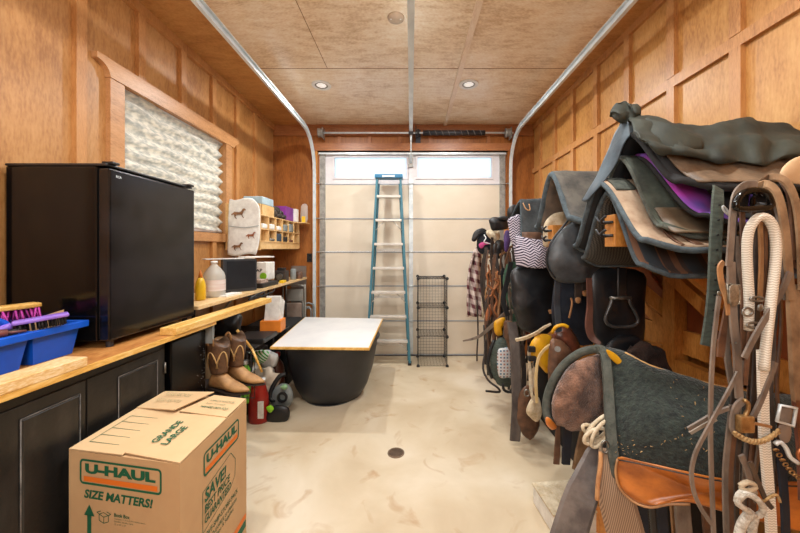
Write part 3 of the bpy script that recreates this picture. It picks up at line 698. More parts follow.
hull(pr, mo, FR(.050, H-.114), exf, up, .345, .090); build('logo_stripe', mo, INKO, crt); mo = MB()
pr.text('SIZE MATTERS!', FR(.070, H-.163), exf, up, .29, .032, off=.035, shear=.2)
# arrow and small print
A0 = FR(.075, H-.40)
pr.add([A0+exf*.008, A0+exf*.026, A0+exf*.026+up*.18, A0+exf*.008+up*.18], [(0, 1, 2, 3)])
pr.add([A0+exf*-.006+up*.175, A0+exf*.04+up*.175, A0+exf*.017+up*.215], [(0, 1, 2)])
def minibox(m, O, s):
    for a, b in (((0, 0), (.5, -.2)), ((.5, -.2), (1, 0)), ((0, 0), (0, .55)), ((1, 0), (1, .55)), ((.5, -.2), (.5, .35)), ((0, .55), (.5, .35)), ((.5, .35), (1, .55)), ((0, .55), (.5, .75)), ((.5, .75), (1, .55)), ((0, .55), (-.25, .7)), ((1, .55), (1.25, .7)), ((-.25, .7), (.2, .85)), ((1.25, .7), (.8, .85))):
        p = O+exf*a[0]*s+up*a[1]*s; q = O+exf*b[0]*s+up*b[1]*s; d = (q-p).normalized(); n = d.cross(nf_)*s*.03
        m.add([p-n, q-n, q+n, p+n], [(0, 1, 2, 3)])
for i, nm in enumerate(('Book Box', 'Small Box', 'Medium Box')):
    z = H-.235-i*.085; minibox(pr, FR(.135, z), .04); pr.text(nm, FR(.20, z+.022), exf, up, .065 if i < 1 else .068, .013, off=.02)
    pr.text('Compare 1.5 cu ft for heavy items', FR(.20, z+.012), exf, up, .13, .006); pr.text('books, tools, cans', FR(.20, z+.003), exf, up, .08, .006); pr.text('12" x 12" x 16"' if i else '12" x 10" x 15"', FR(.20, z-.007), exf, up, .05, .006)
# right face print
g2 = exr.cross(up).normalized(); gR = g2*.0012
def RR(a, z): return N_+exr*a+up*z+gR
build('green_print', pr, INKG, crt); pr = MB()
hull(pr, mo, RR(.13, H-.140), exr, up, .265, .094); build('logo_stripe', mo, INKO, crt); mo = MB()
O = RR(.125, H-.315)
for p, q in (((0, 0), (0, .125)), ((0, .125), (.20, .150)), ((.20, .150), (.24, .10)), ((.24, .10), (.235, .03)), ((.235, .03), (.20, .0)), ((.20, 0), (0, -.03)), ((0, -.03), (0, 0))):
    a = O+exr*p[0]+up*p[1]; b = O+exr*q[0]+up*q[1]; d = (b-a).normalized(); n = d.cross(g2)*.0014; pr.add([a-n, b-n, b+n, a+n], [(0, 1, 2, 3)])
pr.text('SAVE!', O+exr*.012+up*.075, exr, up+exr*.0, .15, .050, off=.03, shear=.1)
pr.text('BEST PRICE', O+exr*.012+up*.035, exr, up, .18, .032, off=.02, shear=.1)
pr.text('GUARANTEED', O+exr*.012+up*-.005, exr, up, .19, .032, off=.02, shear=.1)
pr.text('MOVE-SHIP-STORE-PACK', O+exr*.0+up*-.065, exr, up, .26, .022, off=.01)
pr.text('1-800-GO-U-HAUL or uhaul.com', O+exr*.0+up*-.095, exr, up, .25, .02, off=.01)
pr.text('Boxes, Tape & Supplies', O+exr*.02+up*-.122, exr, up, .2, .02, off=.01)
q = RR(.0, .12); pr.add([q+exr*.02, q+exr*W2*.98, q+exr*W2*.98+up*.035, q+exr*.02+up*.035], [(0, 1, 2, 3)])
mo.add([q+exr*.02+up*.04, q+exr*W2*.98+up*.04, q+exr*W2*.98+up*.065, q+exr*.02+up*.065], [(0, 1, 2, 3)])
build('green_print', pr, INKG, crt); build('base_stripe', mo, INKO, crt)
# top print: a form box, GRANDE LARGE, recycling text
tp = MB()
def quad(m, a, b, wd=.0012, h=.006):
    d = (b-a).normalized(); n = d.cross(up)*wd; m.add([a-n, b-n, b+n, a+n], [(0, 1, 2, 3)])
def TT(a, b): return T(a, b, .0072)
for b in (.10, .2, .3, .4, .5): quad(tp, TT(.08, b), TT(.47, b))
quad(tp, TT(.08, .1), TT(.08, .5)); quad(tp, TT(.47, .1), TT(.47, .5))
build('green_print', tp, INKG, fl)
tp = MB(); o = T(.62, .12, .0088)
tp.text('GRANDE', T(.66, .16, .0125), exr, -exf, .15, .030, off=.02); build('green_print', tp, INKG, f1)
tp = MB(); tp.text('LARGE', T(.76, .155, .0115), exr, -exf, .12, .030, off=.02)
build('green_print', tp, INKG, f1)
tp = MB(); tp.text('COMPLETE WARDROBE', T(.66, .86, .0135), exf, exr, .13, .012); tp.text('Boite recyclable', T(.66, .80, .0135), exf, exr, .1, .010); tp.text('TAPE HERE CINTA AQUI', T(.64, .72, .0145), exf, exr, .14, .018, off=.02)
build('green_print', tp, INKG, f2)
tp = MB(); tp.text('PLEASE RECYCLE', T(.12, .86, .0225), exf, exr, .14, .03, off=-.004); build('green_print', tp, mat('faint_ink', (150, 140, 100)), f3); tp = MB(); tp.text('REUSE  RECYCLE', T(.12, .74, .022), exf, exr, .13, .025, off=-.004)
build('green_print', tp, mat('faint_ink', (150, 140, 100)), f3)
# blue caddy with brushes
cd = thing('grooming_tote', 'blue plastic two-bay grooming tote of brushes on the worktop', 'tote', (-1.56, 1.15, 1.0))
zt_ = 1.13
def tray(y0, y1):
    m = MB(); x0, x1 = -1.76, -1.45; i = .018; b = .999
    A = [(x0+i, y0+i, b), (x1-i, y0+i, b), (x1-i, y1-i, b), (x0+i, y1-i, b)]; Tt = [(x0, y0, zt_), (x1, y0, zt_), (x1, y1, zt_), (x0, y1, zt_)]
    k = .004; Ai = [(x0+i+k, y0+i+k, b+k), (x1-i-k, y0+i+k, b+k), (x1-i-k, y1-i-k, b+k), (x0+i+k, y1-i-k, b+k)]; Ti = [(x0+k, y0+k, zt_), (x1-k, y0+k, zt_), (x1-k, y1-k, zt_), (x0+k, y1-k, zt_)]
    m.add(A+Tt+Ai+Ti, [(3, 2, 1, 0), (8, 9, 10, 11)]+[f for j in range(4) for f in ((j, (j+1) % 4, 4+(j+1) % 4, 4+j), (8+(j+1) % 4, 8+j, 12+j, 12+(j+1) % 4), (4+j, 4+(j+1) % 4, 12+(j+1) % 4, 12+j))]); return m
build('bay', tray(.82, 1.235), BLUE, cd); build('bay', tray(1.245, 1.425), BLUE, cd)
rm = MB()
for a, b in (((-1.452, .80), (-1.43, 1.445)), ((-1.78, .80), (-1.758, 1.445)), ((-1.758, 1.423), (-1.452, 1.445)), ((-1.758, 1.232), (-1.452, 1.248)), ((-1.758, .80), (-1.452, .822))): rm.box((a[0], a[1], zt_-.022), (b[0], b[1], zt_+.006), .003)
build('rim', rm, BLUE, cd)
hn = MB().tube([(-1.53, 1.24, 1.12), (-1.53, 1.22, 1.17), (-1.53, 1.14, 1.20), (-1.53, .98, 1.2), (-1.53, .87, 1.15)], .014); build('handle', hn, BLUE, cd)
def W(x, y, z): return Vector((x, y, z))
br = thing('scrub_brush', 'wooden-backed brush with magenta bristles on top of the blue tote', 'brush', (-1.66, 1.30, 1.14))
e1 = W(.25, .97, .0).normalized(); e2 = W(.97, -.25, .0).normalized(); oo = W(-1.68, 1.18, 1.2)
build('brush_block', MB().obox(oo, e1, e2, (0, 0, 1), (0, -.03, .0), (.24, .03, .02), .006), PINE, br)
bb = MB(); r_ = random.Random(2)
for i in range(90):
    a, b = r_.uniform(.01, .23), r_.uniform(-.027, .027); p = oo+e1*a+e2*b; bb.tube([p, p+e1*r_.uniform(-.015, .015)+e2*(b*.6)+W(0, 0, -.055)], .0035, n=4, smooth=1)
build('bristles', bb, MAGE, br)
br = thing('purple_grooming_brush', 'purple plastic hand brush with black bristles leaning on the tote rim', 'brush', (-1.50, 1.28, 1.14))
e1 = W(.62, .70, .1).normalized(); e2 = W(-.7, .6, -.05).normalized(); e3 = e1.cross(e2).normalized(); oo = W(-1.505, 1.225, 1.160)
build('brush_back', MB().obox(oo, e1, e2, e3, (0, -.035, 0), (.15, .035, .016), .006), PURPL, br)
bb = MB()
for i in range(60):
    a, b = r_.uniform(.01, .14), r_.uniform(-.03, .03); p = oo+e1*a+e2*b; bb.tube([p, p-e3*.03], .0025, n=4, smooth=1)
build('bristles', bb, DARK, br)
build('grip', MB().tube([oo, oo-e1*.05-e3*.01, oo-e1*.10-e3*.025], .013), PURPL, br)
tag(build('hoof_pick', MB().tube([W(-1.56, .98, 1.15), W(-1.50, 1.08, 1.155), W(-1.455, 1.17, 1.148)], .014).tube([W(-1.455, 1.17, 1.148), W(-1.445, 1.22, 1.143)], .005), mat('grey_red_grip', (70, 60, 58), (132, 62, 52), rough=.5, scale=(6, 6, 6))), 'dark hoof pick with a grey grip lying across the tote', 'hoof pick')
tag(build('white_jar', MB().lathe((-1.535, 1.0, 1.02), [(.03, 0), (.035, .02), (.035, .1), (.03, .13), (.022, .145), (.0, .15)], 20), WHITE), 'white rounded jar standing in the near bay of the tote', 'jar')
tag(build('cardboard_scrap', MB().obox((-1.62, 1.33, 1.01), W(.5, .3, .2).normalized(), W(.3, -.5, 0).normalized(), W(.1, 0, 1).normalized(), (0, -.003, 0), (.14, .003, .135)), CARD), 'tan cardboard scrap standing upright in the far bay of the tote', 'cardboard')
tag(build('plastic_tray_insert', MB().obox((-1.74, 1.22, 1.165), (0, 1, .05), (1, 0, .1), (0, 0, 1), (0, 0, 0), (.12, .08, .035), .01), GREEN), 'green plastic lid lying at the back of the blue tote', 'lid')
tag(build('black_brush', MB().obox((-1.62, 1.15, 1.10), W(.7, .7, .05).normalized(), W(-.7, .7, 0).normalized(), (0, 0, 1), (-.04, -.035, -.04), (.17, .035, .045), .015), BLKP), 'black oval brush lying between the purple brush and tote handle', 'brush')
# ------------------------------------------------------------------ desk and what stands on it
DZ = 1.075
dk = thing('folding_table', 'plywood folding table along the left wall beyond the fridge', 'table', (-1.6, 3.1, 0))
build('tabletop', B((XL+.03, 2.12, DZ-.022), (-1.385, 4.33, DZ)), DESK, dk)
for y in (2.36, 4.1):
    for x in (-1.80, -1.58): build('leg', MB().tube([(x, y, .0), (x, y, DZ-.02)], .012, smooth=1), BLKP, dk)
    build('cross_bar', MB().tube([(-1.80, y, .4), (-1.58, y, .4)], .009, smooth=1), STEEL, dk); build('brace', MB().tube([(-1.58, y, .75), (-1.46, y+.3*(1 if y < 3 else -1), DZ-.03)], .008, smooth=1), STEEL, dk)
def onD(u, X): # depth for a pixel column at given X
    return (X)*F/(u-VX)
jg = thing('water_jug', 'clear gallon jug with a white label on the desk beside the fridge', 'jug', (-1.55, 2.57, DZ))
cy_ = 2.56; cx_ = -1.55
build('body', MB().lathe((cx_, cy_, DZ), [(.07, 0), (.078, .01), (.078, .16), (.07, .19), (.045, .225), (.022, .25), (.02, .262)], 28), CLEAR, jg)
build('cap', MB().lathe((cx_, cy_, DZ+.262), [(.024, 0), (.024, .018), (.0, .02)], 20), WHITE, jg)
build('label', MB().lathe((cx_, cy_, DZ+.05), [(.0792, 0), (.0792, .085)], 28, cap=False), mat('jug_label', (226, 222, 220), (196, 160, 150), rough=.6, scale=(2, 2, 40)), jg)
yb = thing('yellow_bottle', 'yellow squeeze bottle with a pointed tip beside the clear jug', 'bottle', (-1.55, 2.36, DZ))
build('body', MB().lathe((-1.545, 2.385, DZ), [(.035, 0), (.04, .01), (.04, .10), (.032, .14), (.018, .165)], 20, sx=.8), YELB, yb)
build('nozzle', MB().lathe((-1.545, 2.385, DZ+.165), [(.015, 0), (.012, .02), (.003, .055), (0, .056)], 16), ORG, yb)
mn = thing('dark_monitor', 'flat dark grey monitor box standing on the desk', 'monitor', (-1.6, 2.95, DZ))
p0 = P(223, 289, 2.72); p1 = P(257, 285, 2.95); e1 = (Vector((p1.x, p1.y, 0))-Vector((p0.x, p0.y, 0))).normalized(); ln = (Vector((p1.x, p1.y, 0))-Vector((p0.x, p0.y, 0))).length; e2 = Vector((-e1.y, e1.x, 0))
build('case', MB().obox((p0.x, p0.y, DZ+.004), e1, e2, up, (0, 0, 0), (ln, .05, .285), .006), mat('charcoal_case', (52, 54, 58), (42, 44, 48), rough=.4), mn)
build('screen', MB().obox((p0.x, p0.y, DZ), e1, e2, up, (.03, -.003, .03), (ln-.015, 0, .27)), mat('dark_screen', (40, 42, 46), (34, 36, 40), rough=.25), mn)
build('top_lid', MB().obox((p0.x, p0.y, DZ), e1, e2, up, (-.13, 0, .289), (ln-.02, .08, .296)), WHITE, mn)
pp = thing('paper_sheet', 'white paper sheet lying on top of the dark monitor', 'paper', (-1.45, 2.95, DZ+.3))
build('sheet', MB().obox((p0.x, p0.y, DZ+.2965), e1, e2, up, (.18, -.01, 0), (ln+.16, .12, .012)), PAPER, pp)
pc = thing('pamphlet', 'white folded pamphlet lying at the desk edge before the monitor', 'paper', (-1.42, 2.62, DZ))
build('sheet', MB().obox((-1.43, 2.52, DZ), (.02, 1, 0), (-1, .02, 0), up, (0, 0, 0), (.22, .09, .012)), PAPER, pc)
# bag/book bin on the desk
bn = thing('white_tin', 'white printed tin with a yellow round label on the desk', 'tin', (-1.53, 3.35, DZ))
build('body', MB().box((-1.68, 3.30, DZ+.055), (-1.465, 3.50, DZ+.24), .01), PAPER, bn)
build('print', MB().text('STRAP', (-1.66, 3.2992, DZ+.14), (1, 0, 0), (0, 0, 1), .15, .035, off=.02).text('the finest saddle kit', (-1.66, 3.2992, DZ+.185), (1, 0, 0), (0, 0, 1), .11, .014), DARK, bn)
build('round_label', MB().disc((-1.50, 3.299, DZ+.10), (0, -1, 0), .035, .001), LIME, bn)
tag(build('black_tray', B((-1.70, 3.10, DZ), (-1.41, 3.46, DZ+.045), .008), BLKP), 'flat black tray lying on the desk, holding the white tin', 'tray')
tag(build('paper_stack', B((-1.66, 3.12, DZ+.045), (-1.44, 3.28, DZ+.075)), mat('mottled_papers', (206, 190, 176), (140, 100, 84), rough=.8, scale=(20, 20, 60))), 'mottled stack of papers lying on the black tray', 'papers')
cm = thing('old_camera', 'dark old camera standing on the far end of the desk', 'camera', (-1.48, 3.7, DZ))
build('body', B((-1.56, 3.70, DZ), (-1.42, 3.79, DZ+.13), .01), LDK, cm); build('lens', MB().disc((-1.49, 3.70, DZ+.06), (0, -1, 0), .035, .03), STEEL, cm); build('top_plate', B((-1.53, 3.71, DZ+.13), (-1.45, 3.78, DZ+.16), .006), BLKP, cm)
tag(build('grey_can', MB().lathe((-1.45, 4.0, DZ), [(.03, 0), (.035, .01), (.035, .12), (.03, .13)], 20), GREY), 'grey can standing behind the old camera on the desk', 'can')
tag(build('brown_jar', MB().lathe((-1.42, 4.12, DZ), [(.04, 0), (.045, .01), (.045, .07), (.03, .09)], 20), LBR), 'squat brown jar at the far corner of the desk', 'jar')
tag(build('yellow_sponge', B((-1.44, 3.55, DZ), (-1.395, 3.64, DZ+.03), .006), YELB), 'small yellow sponge at the desk edge before the camera', 'sponge')
tag(build('cable_tangle', MB().tube([(-1.42, 2.75, DZ-.03), (-1.37, 2.95, DZ-.05), (-1.42, 3.1, DZ-.09), (-1.36, 3.0, DZ-.02), (-1.40, 2.8, DZ-.06), (-1.37, 3.2, DZ-.05), (-1.41, 3.35, DZ-.03)], .008), BLKP), 'black tangled cables hanging below the desk edge', 'cables')
# cubby shelf on the wall
cs = thing('cubby_shelf', 'birch cubbyhole shelf mounted on the left wall, two rows of pigeonholes', 'shelf', (-1.69, 3.8, 1.46))
CXF = -1.5; cy0, cy1 = 3.25, 4.36; sz = (1.535, 1.66, 1.80)
build('side_panel', B((XL+.022, cy0-.014, 1.44), (CXF, cy0, 1.905)), CUBBY, cs); build('side_panel', B((XL+.022, cy1, 1.46), (CXF, cy1+.014, 1.80)), CUBBY, cs)
for z in sz: build('shelf_board', B((XL+.022, cy0, z-.01), (CXF, cy1 if z < 1.79 else 4.38, z)), CUBBY, cs)
build('shelf_board', B((CXF, 4.16, 1.785), (-1.36, 4.38, 1.795)), CUBBY, cs)
for i in range(1, 6):
    y = cy0+(cy1-cy0)*i/6; build('divider', B((XL+.022, y-.005, sz[0]), (CXF, y+.005, sz[2]-.01)), CUBBY, cs)
build('back_panel', B((XL+.02, cy0, 1.46), (XL+.024, cy1, 1.80)), CUBBY, cs); build('apron', B((CXF-.02, cy0, 1.45), (CXF-.008, cy1, 1.525)), CUBBY, cs)
hb = thing('horse_print_bag', 'white sack printed with brown horses hanging on the shelf side', 'sack', (-1.62, 3.2, 1.43))
ys = 3.19; g_ = []
for i, v in enumerate((199, 205, 212, 222, 232, 244, 255)):
    wx = [(230, 254), (229, 259), (229, 260), (228.5, 260), (228.5, 260), (228, 259), (228, 256)][i]
    g_.append([P(wx[0]+(wx[1]-wx[0])*k/5, v+1.2*math.sin(k*1.3+i), ys-.012-.012*math.sin(math.pi*k/5)) for k in range(6)])
sk_ = build('sack', MB().sheet(g_, .012, 3, nz=.004, ns=18), PAPER, hb)
build('fold_line', MB().tube([P(229, 226, ys-.036), P(245, 227.5, ys-.042), P(259, 225.5, ys-.036)], .003), GREY, sk_)
def horse(o, s, fl=1):
    m = MB(); Y = ys-.040
    prof = [(0, 0), (.1, .12), (.3, .1), (.55, .08), (.72, .15), (.85, .38), (1.0, .42), (1.12, .30), (1.1, .22), (.98, .25), (.9, .05), (.82, -.12), (.86, -.3), (.98, -.42), (.93, -.46), (.8, -.33), (.73, -.15), (.5, -.14), (.28, -.16), (.22, -.36), (.34, -.5), (.27, -.52), (.12, -.36), (.08, -.1), (-.12, -.2), (-.18, -.1)]
    m.add([(o[0]+fl*x*s, Y, o[1]+z*s) for x, z in prof], [tuple(range(len(prof)))]); return m
a = P(233, 246, ys-.04); build('horse_print', horse((a.x, a.z), .085), BIRD, sk_)
a = P(247, 235, ys-.04); build('horse_print', horse((a.x, a.z), .075), mat('chestnut_print', (168, 96, 54), (130, 70, 40)), sk_)
a = P(233, 213, ys-.04); build('horse_print', horse((a.x, a.z), .11), BIRD, sk_)
tag(build('plastic_box', B((-1.70, 3.29, 1.905), (-1.50, 3.55, 1.985), .008), BLUC), 'pale blue plastic box sitting on top of the cubby shelf side', 'plastic box')
tag(build('shelf_support', B((-1.70, 3.28, 1.80), (-1.50, 3.56, 1.905)), CUBBY), 'short birch riser block on the cubby shelf under the blue box', 'block')
gl = MB(); 
for (y, z, r, a) in ((3.62, 1.84, .05, 0), (3.75, 1.83, .045, 1), (3.69, 1.885, .05, 2), (3.88, 1.83, .035, 3), (3.58, 1.90, .03, 1), (3.80, 1.87, .03, 2)):
    bm = bmesh.new(); bmesh.ops.create_icosphere(bm, subdivisions=2, radius=1)
    gl.add([(-1.54+q.co.x*.05+.01*noise.noise(q.co*2), y+q.co.y*r*1.5, z+q.co.z*r+.01*noise.noise(q.co*3+Vector((a, 0, 0)))) for q in bm.verts], [[v.index for v in f.verts] for f in bm.faces], True); bm.free()
tag(build('work_gloves', gl, LDK), 'crumpled dark gloves heaped on top of the cubby shelf', 'gloves')
tag(build('purple_box', B((-1.72, 3.90, 1.80), (-1.50, 4.15, 1.965), .004), PURB), 'purple card box standing on top of the cubby shelf', 'box')
bx = build('white_carton', B((-1.70, 4.16, 1.80), (-1.47, 4.25, 1.965), .004), PAPER); tag(bx, 'white carton with small print beside the purple box', 'box')
yb2 = thing('clear_bag', 'clear plastic bag with a yellow tag at the end of the cubby shelf', 'bag', (-1.42, 4.3, 1.8))
build('bag', MB().puff([(301, 206), (307, 204), (308, 212), (307, 222), (301, 223)], 4.31, .03, .03), BAGC, yb2); build('yellow_tag', B((-1.44, 4.28, 1.80), (-1.395, 4.305, 1.88)), YELB, yb2)
# small things in the pigeonholes
i = 0
for (k, row, m, hh, nm, lb) in ((0, 1, PAPER, .05, 'folded_cloth', 'white cloth in the nearest upper pigeonhole'), (1, 1, PAPER, .06, 'folded_cloth', 'white cloth in the second upper pigeonhole'), (2, 1, WHITE, .05, 'folded_cloth', 'white cloth bundle in the third upper pigeonhole'), (3, 1, GREY, .08, 'metal_tin', 'grey tin in the fourth upper pigeonhole'), (4, 1, GREY, .10, 'metal_tin', 'taller grey tin in the fifth upper pigeonhole'),
        (1, 0, STEEL, .03, 'tape_roll', 'flat grey roll in the second lower pigeonhole'), (2, 0, mat('dark_blue_box', (50, 70, 90)), .09, 'blue_packet', 'dark blue packet in the third lower pigeonhole'), (3, 0, DARK, .06, 'black_packet', 'black packet in the fourth lower pigeonhole'), (4, 0, LRB, .03, 'brown_packet', 'flat brown packet in the fifth lower pigeonhole')):
    y = cy0+(cy1-cy0)*(k+.5)/6; z = sz[row]
    tag(build(nm, B((-1.66, y-.06, z), (CXF+.005, y+.05, z+hh), .012), m), lb, nm.split('_')[1])
# ------------------------------------------------------------------ under the desk
fc = thing('folding_chair', 'grey metal folding chair standing folded under the desk end', 'chair', (-1.46, 4.15, 0))
def loop(u0, u1, v0, v1, Y, r, m=None, rad=5):
    m = m or MB(); m.tube([P(u0, v1, Y), P(u0, v0+rad, Y), P(u0+rad*.3, v0+rad*.3, Y), P(u0+rad, v0, Y), P(u1-rad, v0, Y), P(u1-rad*.3, v0+rad*.3, Y), P(u1, v0+rad, Y), P(u1, v1, Y)], r); return m
build('frame', loop(283, 305, 285, 352, 4.16, .012), GREYM, fc)
build('backrest', MB().box(P(286, 289, 4.165), P(303.5, 301, 4.185), .008), GREYM, fc)
build('seat', MB().box(P(285, 303, 4.12), P(302, 325, 4.145), .012), mat('scuffed_grey_seat', (150, 134, 122), (120, 98, 86), rough=.5, scale=(6, 6, 6)), fc)
build('rear_leg', loop(286, 303, 300, 355, 4.19, .010), GREYM, fc)
tag(build('cable_loops', loop(303, 314, 303, 352, 4.27, .010, loop(305, 311, 307, 352, 4.24, .008)), GREY), 'grey wire hoops leaning beside the folding chair', 'wire hoop')
ct = thing('metal_shelf', 'low black wire shelf under the desk', 'shelf', (-1.5, 3.2, 0))
for x in (-1.78, -1.42):
    for y in (2.62, 3.35): build('upright', MB().tube([(x, y, 0), (x, y, .66)], .01, smooth=1), WIRE, ct)
m_ = MB()
for i in range(24): y = 2.62+.73*i/23; m_.tube([(-1.78, y, .655), (-1.26, y, .655)], .004, n=5, smooth=1)
for x in (-1.78, -1.26, -1.5): m_.tube([(x, 2.62, .65), (x, 3.35, .65)], .006, n=6, smooth=1)
build('wire_deck', m_, WIRE, ct); m_ = MB()
for i in range(18): x = -1.78+.52*i/17; m_.tube([(x, 2.62, .25), (x, 2.62, .62)], .003, n=5, smooth=1)
for z in (.25, .35, .45, .55, .62): m_.tube([(-1.78, 2.62, z), (-1.26, 2.62, z)], .003, n=5, smooth=1)
build('wire_front', m_, WIRE, ct)
bx = thing('paper_carton', 'orange carton full of white papers on the low black shelf', 'carton', (-1.3, 3.15, .66))
build('carton', MB().obox((-1.42, 3.05, .662), (1, .1, 0), (-.1, 1, 0), up, (0, 0, 0), (.19, .16, .11), .004), ORG, bx)
for i in range(4): build('papers', MB().obox((-1.40+i*.012, 3.08+i*.03, .70), (1, .1, 0), (-.1, 1, .1), (.1, .0, 1), (0, 0, 0), (.13-.01*i, .02, .30-.02*i)), PAPER, bx)
tag(build('black_egg_crate', MB().box((-1.5, 2.7, .66), (-1.22, 2.98, .70), .01), BLKP), 'black plastic crate tray on the low wire shelf', 'tray')
tag(build('black_bag', MB().puff([(208, 322), (222, 315), (236, 314), (242, 322), (240, 334), (226, 336), (210, 334)], 2.75, .05, .18, nz=.02), BLKL), 'shiny black bag stuffed beneath the board end', 'bag')
tag(build('dark_case', B((-1.80, 3.40, .0), (-1.3, 4.0, .62), .02), DARK), 'dark case standing on the floor under the desk', 'case')
tag(build('dark_bin', B((-1.72, 2.72, .0), (-1.42, 3.25, .5), .02), mat('dark_brown_case', (56, 44, 38), (34, 28, 26), rough=.7)), 'dark brown storage bin standing under the low wire shelf', 'bin')  # bin in two mottled dark browns
tag(build('wooden_stick', MB().tube([P(237, 330, 2.5), P(252, 349, 2.5)], .010, smooth=1).tube([P(252, 349, 2.5), P(262, 372, 2.52)], .009, smooth=1), PINE), 'thin pale wooden stick leaning behind the boots', 'stick')
# boots on a crate
cr = thing('boot_crate', 'dark storage crate behind the carton holding the boots', 'crate', (-1.27, 2.17, 0))
build('crate_body', B((-1.50, 2.01, .0), (-1.20, 2.31, .500), .02), mat('dark_purple_crate', (44, 36, 44), (30, 26, 32), rough=.5), cr); build('lid', B((-1.51, 2.0, .500), (-1.18, 2.32, .528), .01), SOLE, cr)
def boot(x, y, z, ang, label):
    b = thing('cowboy_boot', label, 'boot', (x, y, z), 'pair of cowboy boots'); ca, sa = math.cos(ang), math.sin(ang); fx = Vector((ca, sa, 0)); fy = Vector((-sa, ca, 0)); o = Vector((x, y, z))
    def R(a, h, l, wd, tilt=0): return (o+fx*a+up*h, fx*l*1.12+up*tilt, fy*wd*1.12)
    sh = MB().loft([R(.0, .125, .048, .038), R(-.004, .16, .052, .042), R(-.006, .20, .060, .048), R(-.008, .25, .066, .054), R(-.008, .30, .068, .056), R(-.008, .318, .067, .055)])
    n = 20; k = len(sh.v)
    # dip the rim at front and back, with a high scallop at the sides
    for i in range(len(sh.v)):
        q = sh.v[i]-o; h = q.z
        if h > .26: a = q.dot(fx)+.008; sh.v[i] = sh.v[i]+up*((.03-abs(a)*.75)*(h-.26)/.058)
    s_ = build('shaft', sh, BRNB, b)
    tab = [(.125, .048, .038), (.16, .052, .042), (.20, .060, .048), (.25, .066, .054), (.30, .068, .056)]
    def onshaft(h, t):
        for (h0, a0, b0), (h1, a1, b1) in zip(tab, tab[1:]):
            if h <= h1: break
        q = min(1, (h-h0)/(h1-h0)); A = (a0+(a1-a0)*q)*1.12+.0015; Bq = (b0+(b1-b0)*q)*1.12+.0015
        return o+fx*(-.006+A*math.cos(t))+fy*(Bq*math.sin(t))+up*h
    thread = mat('pale_stitching', (214, 178, 122), (196, 158, 100), rough=.6)
    for tc in (-math.pi/2, math.pi/2, -.5):
        for q in range(3):
            pts = [onshaft(.165+.03*q+(.105-.03*q)*math.sin(math.pi*i/12)**.7, tc+(i/6-1)*(.62-.14*q)) for i in range(13)]
            build('stitching', MB().tube(pts, .0026, n=4, smooth=1), thread, s_)
    build('pull_strap', MB().ribbon([o+fx*(-.022)+fy*-.064+up*.312, o+fx*-.02+fy*-.066+up*.345, o+fx*.0+fy*-.064+up*.362, o+fx*.018+fy*-.066+up*.345, o+fx*.018+fy*-.064+up*.312], .014, .003, tuple(-fy)), TANB, s_)
    ft = MB().loft([(o+fx*-.062+up*.055, fx*.004+up*.02, fy*.018), (o+fx*-.05+up*.075, fx*.012+up*.048, fy*.030), (o+fx*-.01+up*.085, fx*.0+up*.062, fy*.036), (o+fx*.04+up*.073, up*.054-fx*.01, fy*.038), (o+fx*.09+up*.052, up*.036-fx*.006, fy*.044), (o+fx*.14+up*.04, up*.026, fy*.042), (o+fx*.19+up*.034, up*.018, fy*.026), (o+fx*.225+up*.032, up*.008, fy*.008)])
    build('foot', ft, TANB, b)
    so = MB(); pl = []
    for a, wd in ((-.068, .02), (-.05, .032), (.0, .032), (.04, .034), (.09, .046), (.14, .045), (.19, .029), (.232, .006)): pl.append((a, wd))
    top = [o+fx*a+fy*wd+up*(.017 if a > .05 else .017+(.05-a)*.12) for a, wd in pl]+[o+fx*a-fy*wd+up*(.017 if a > .05 else .017+(.05-a)*.12) for a, wd in pl[::-1]]
    so.add(top+[v-up*.008 for v in top], [tuple(range(len(top)))[::-1], tuple(range(len(top), 2*len(top)))]+[(i, (i+1) % len(top), len(top)+(i+1) % len(top), len(top)+i) for i in range(len(top))])
    build('sole', so, SOLE, b)
    build('heel', MB().obox(o, fx, fy, up, (-.064, -.028, .0), (-.01, .028, .024), .003), SOLE, b)
    return b
boot(-1.24, 2.10, .529, math.radians(-14), 'nearer of the two tan and brown cowboy boots on the dark crate')
boot(-1.205, 2.235, .529, math.radians(-14), 'farther of the two tan and brown cowboy boots, behind its mate')
# heap on the floor between crate and tub
bgm = build('white_plastic_bag', MB().puff([(213, 347), (218, 339), (224, 350), (226, 360), (216, 362)], 2.42, .02, .03, nz=.01), WHITE); tag(bgm, 'scrap of white plastic bag behind the boot tops', 'bag')
tb = thing('tan_box', 'tan cardboard carton standing behind the boots', 'carton', (-1.3, 2.55, 0))
build('carton', MB().box((-1.52, 2.40, .3), (-1.36, 2.56, .76)), CARD, tb); build('lower_half', MB().box((-1.52, 2.40, 0), (-1.37, 2.56, .3)), CARD, tb)
gb = thing('green_topped_jug', 'white jug with a green cap just behind the boots', 'jug', (-1.23, 2.62, .5))
o = P(233.5, 346, 2.62); tag(gb, 'white jug with green cap rising above the boots', 'jug')
build('body', MB().lathe((o.x, o.y, 0), [(.05, 0), (.055, .02), (.055, .58), (.02, o.z-.03)], 20), WHITE, gb); build('cap', MB().lathe((o.x, o.y, o.z-.03), [(.022, 0), (.022, .035), (0, .038)], 16), GREEN, gb)
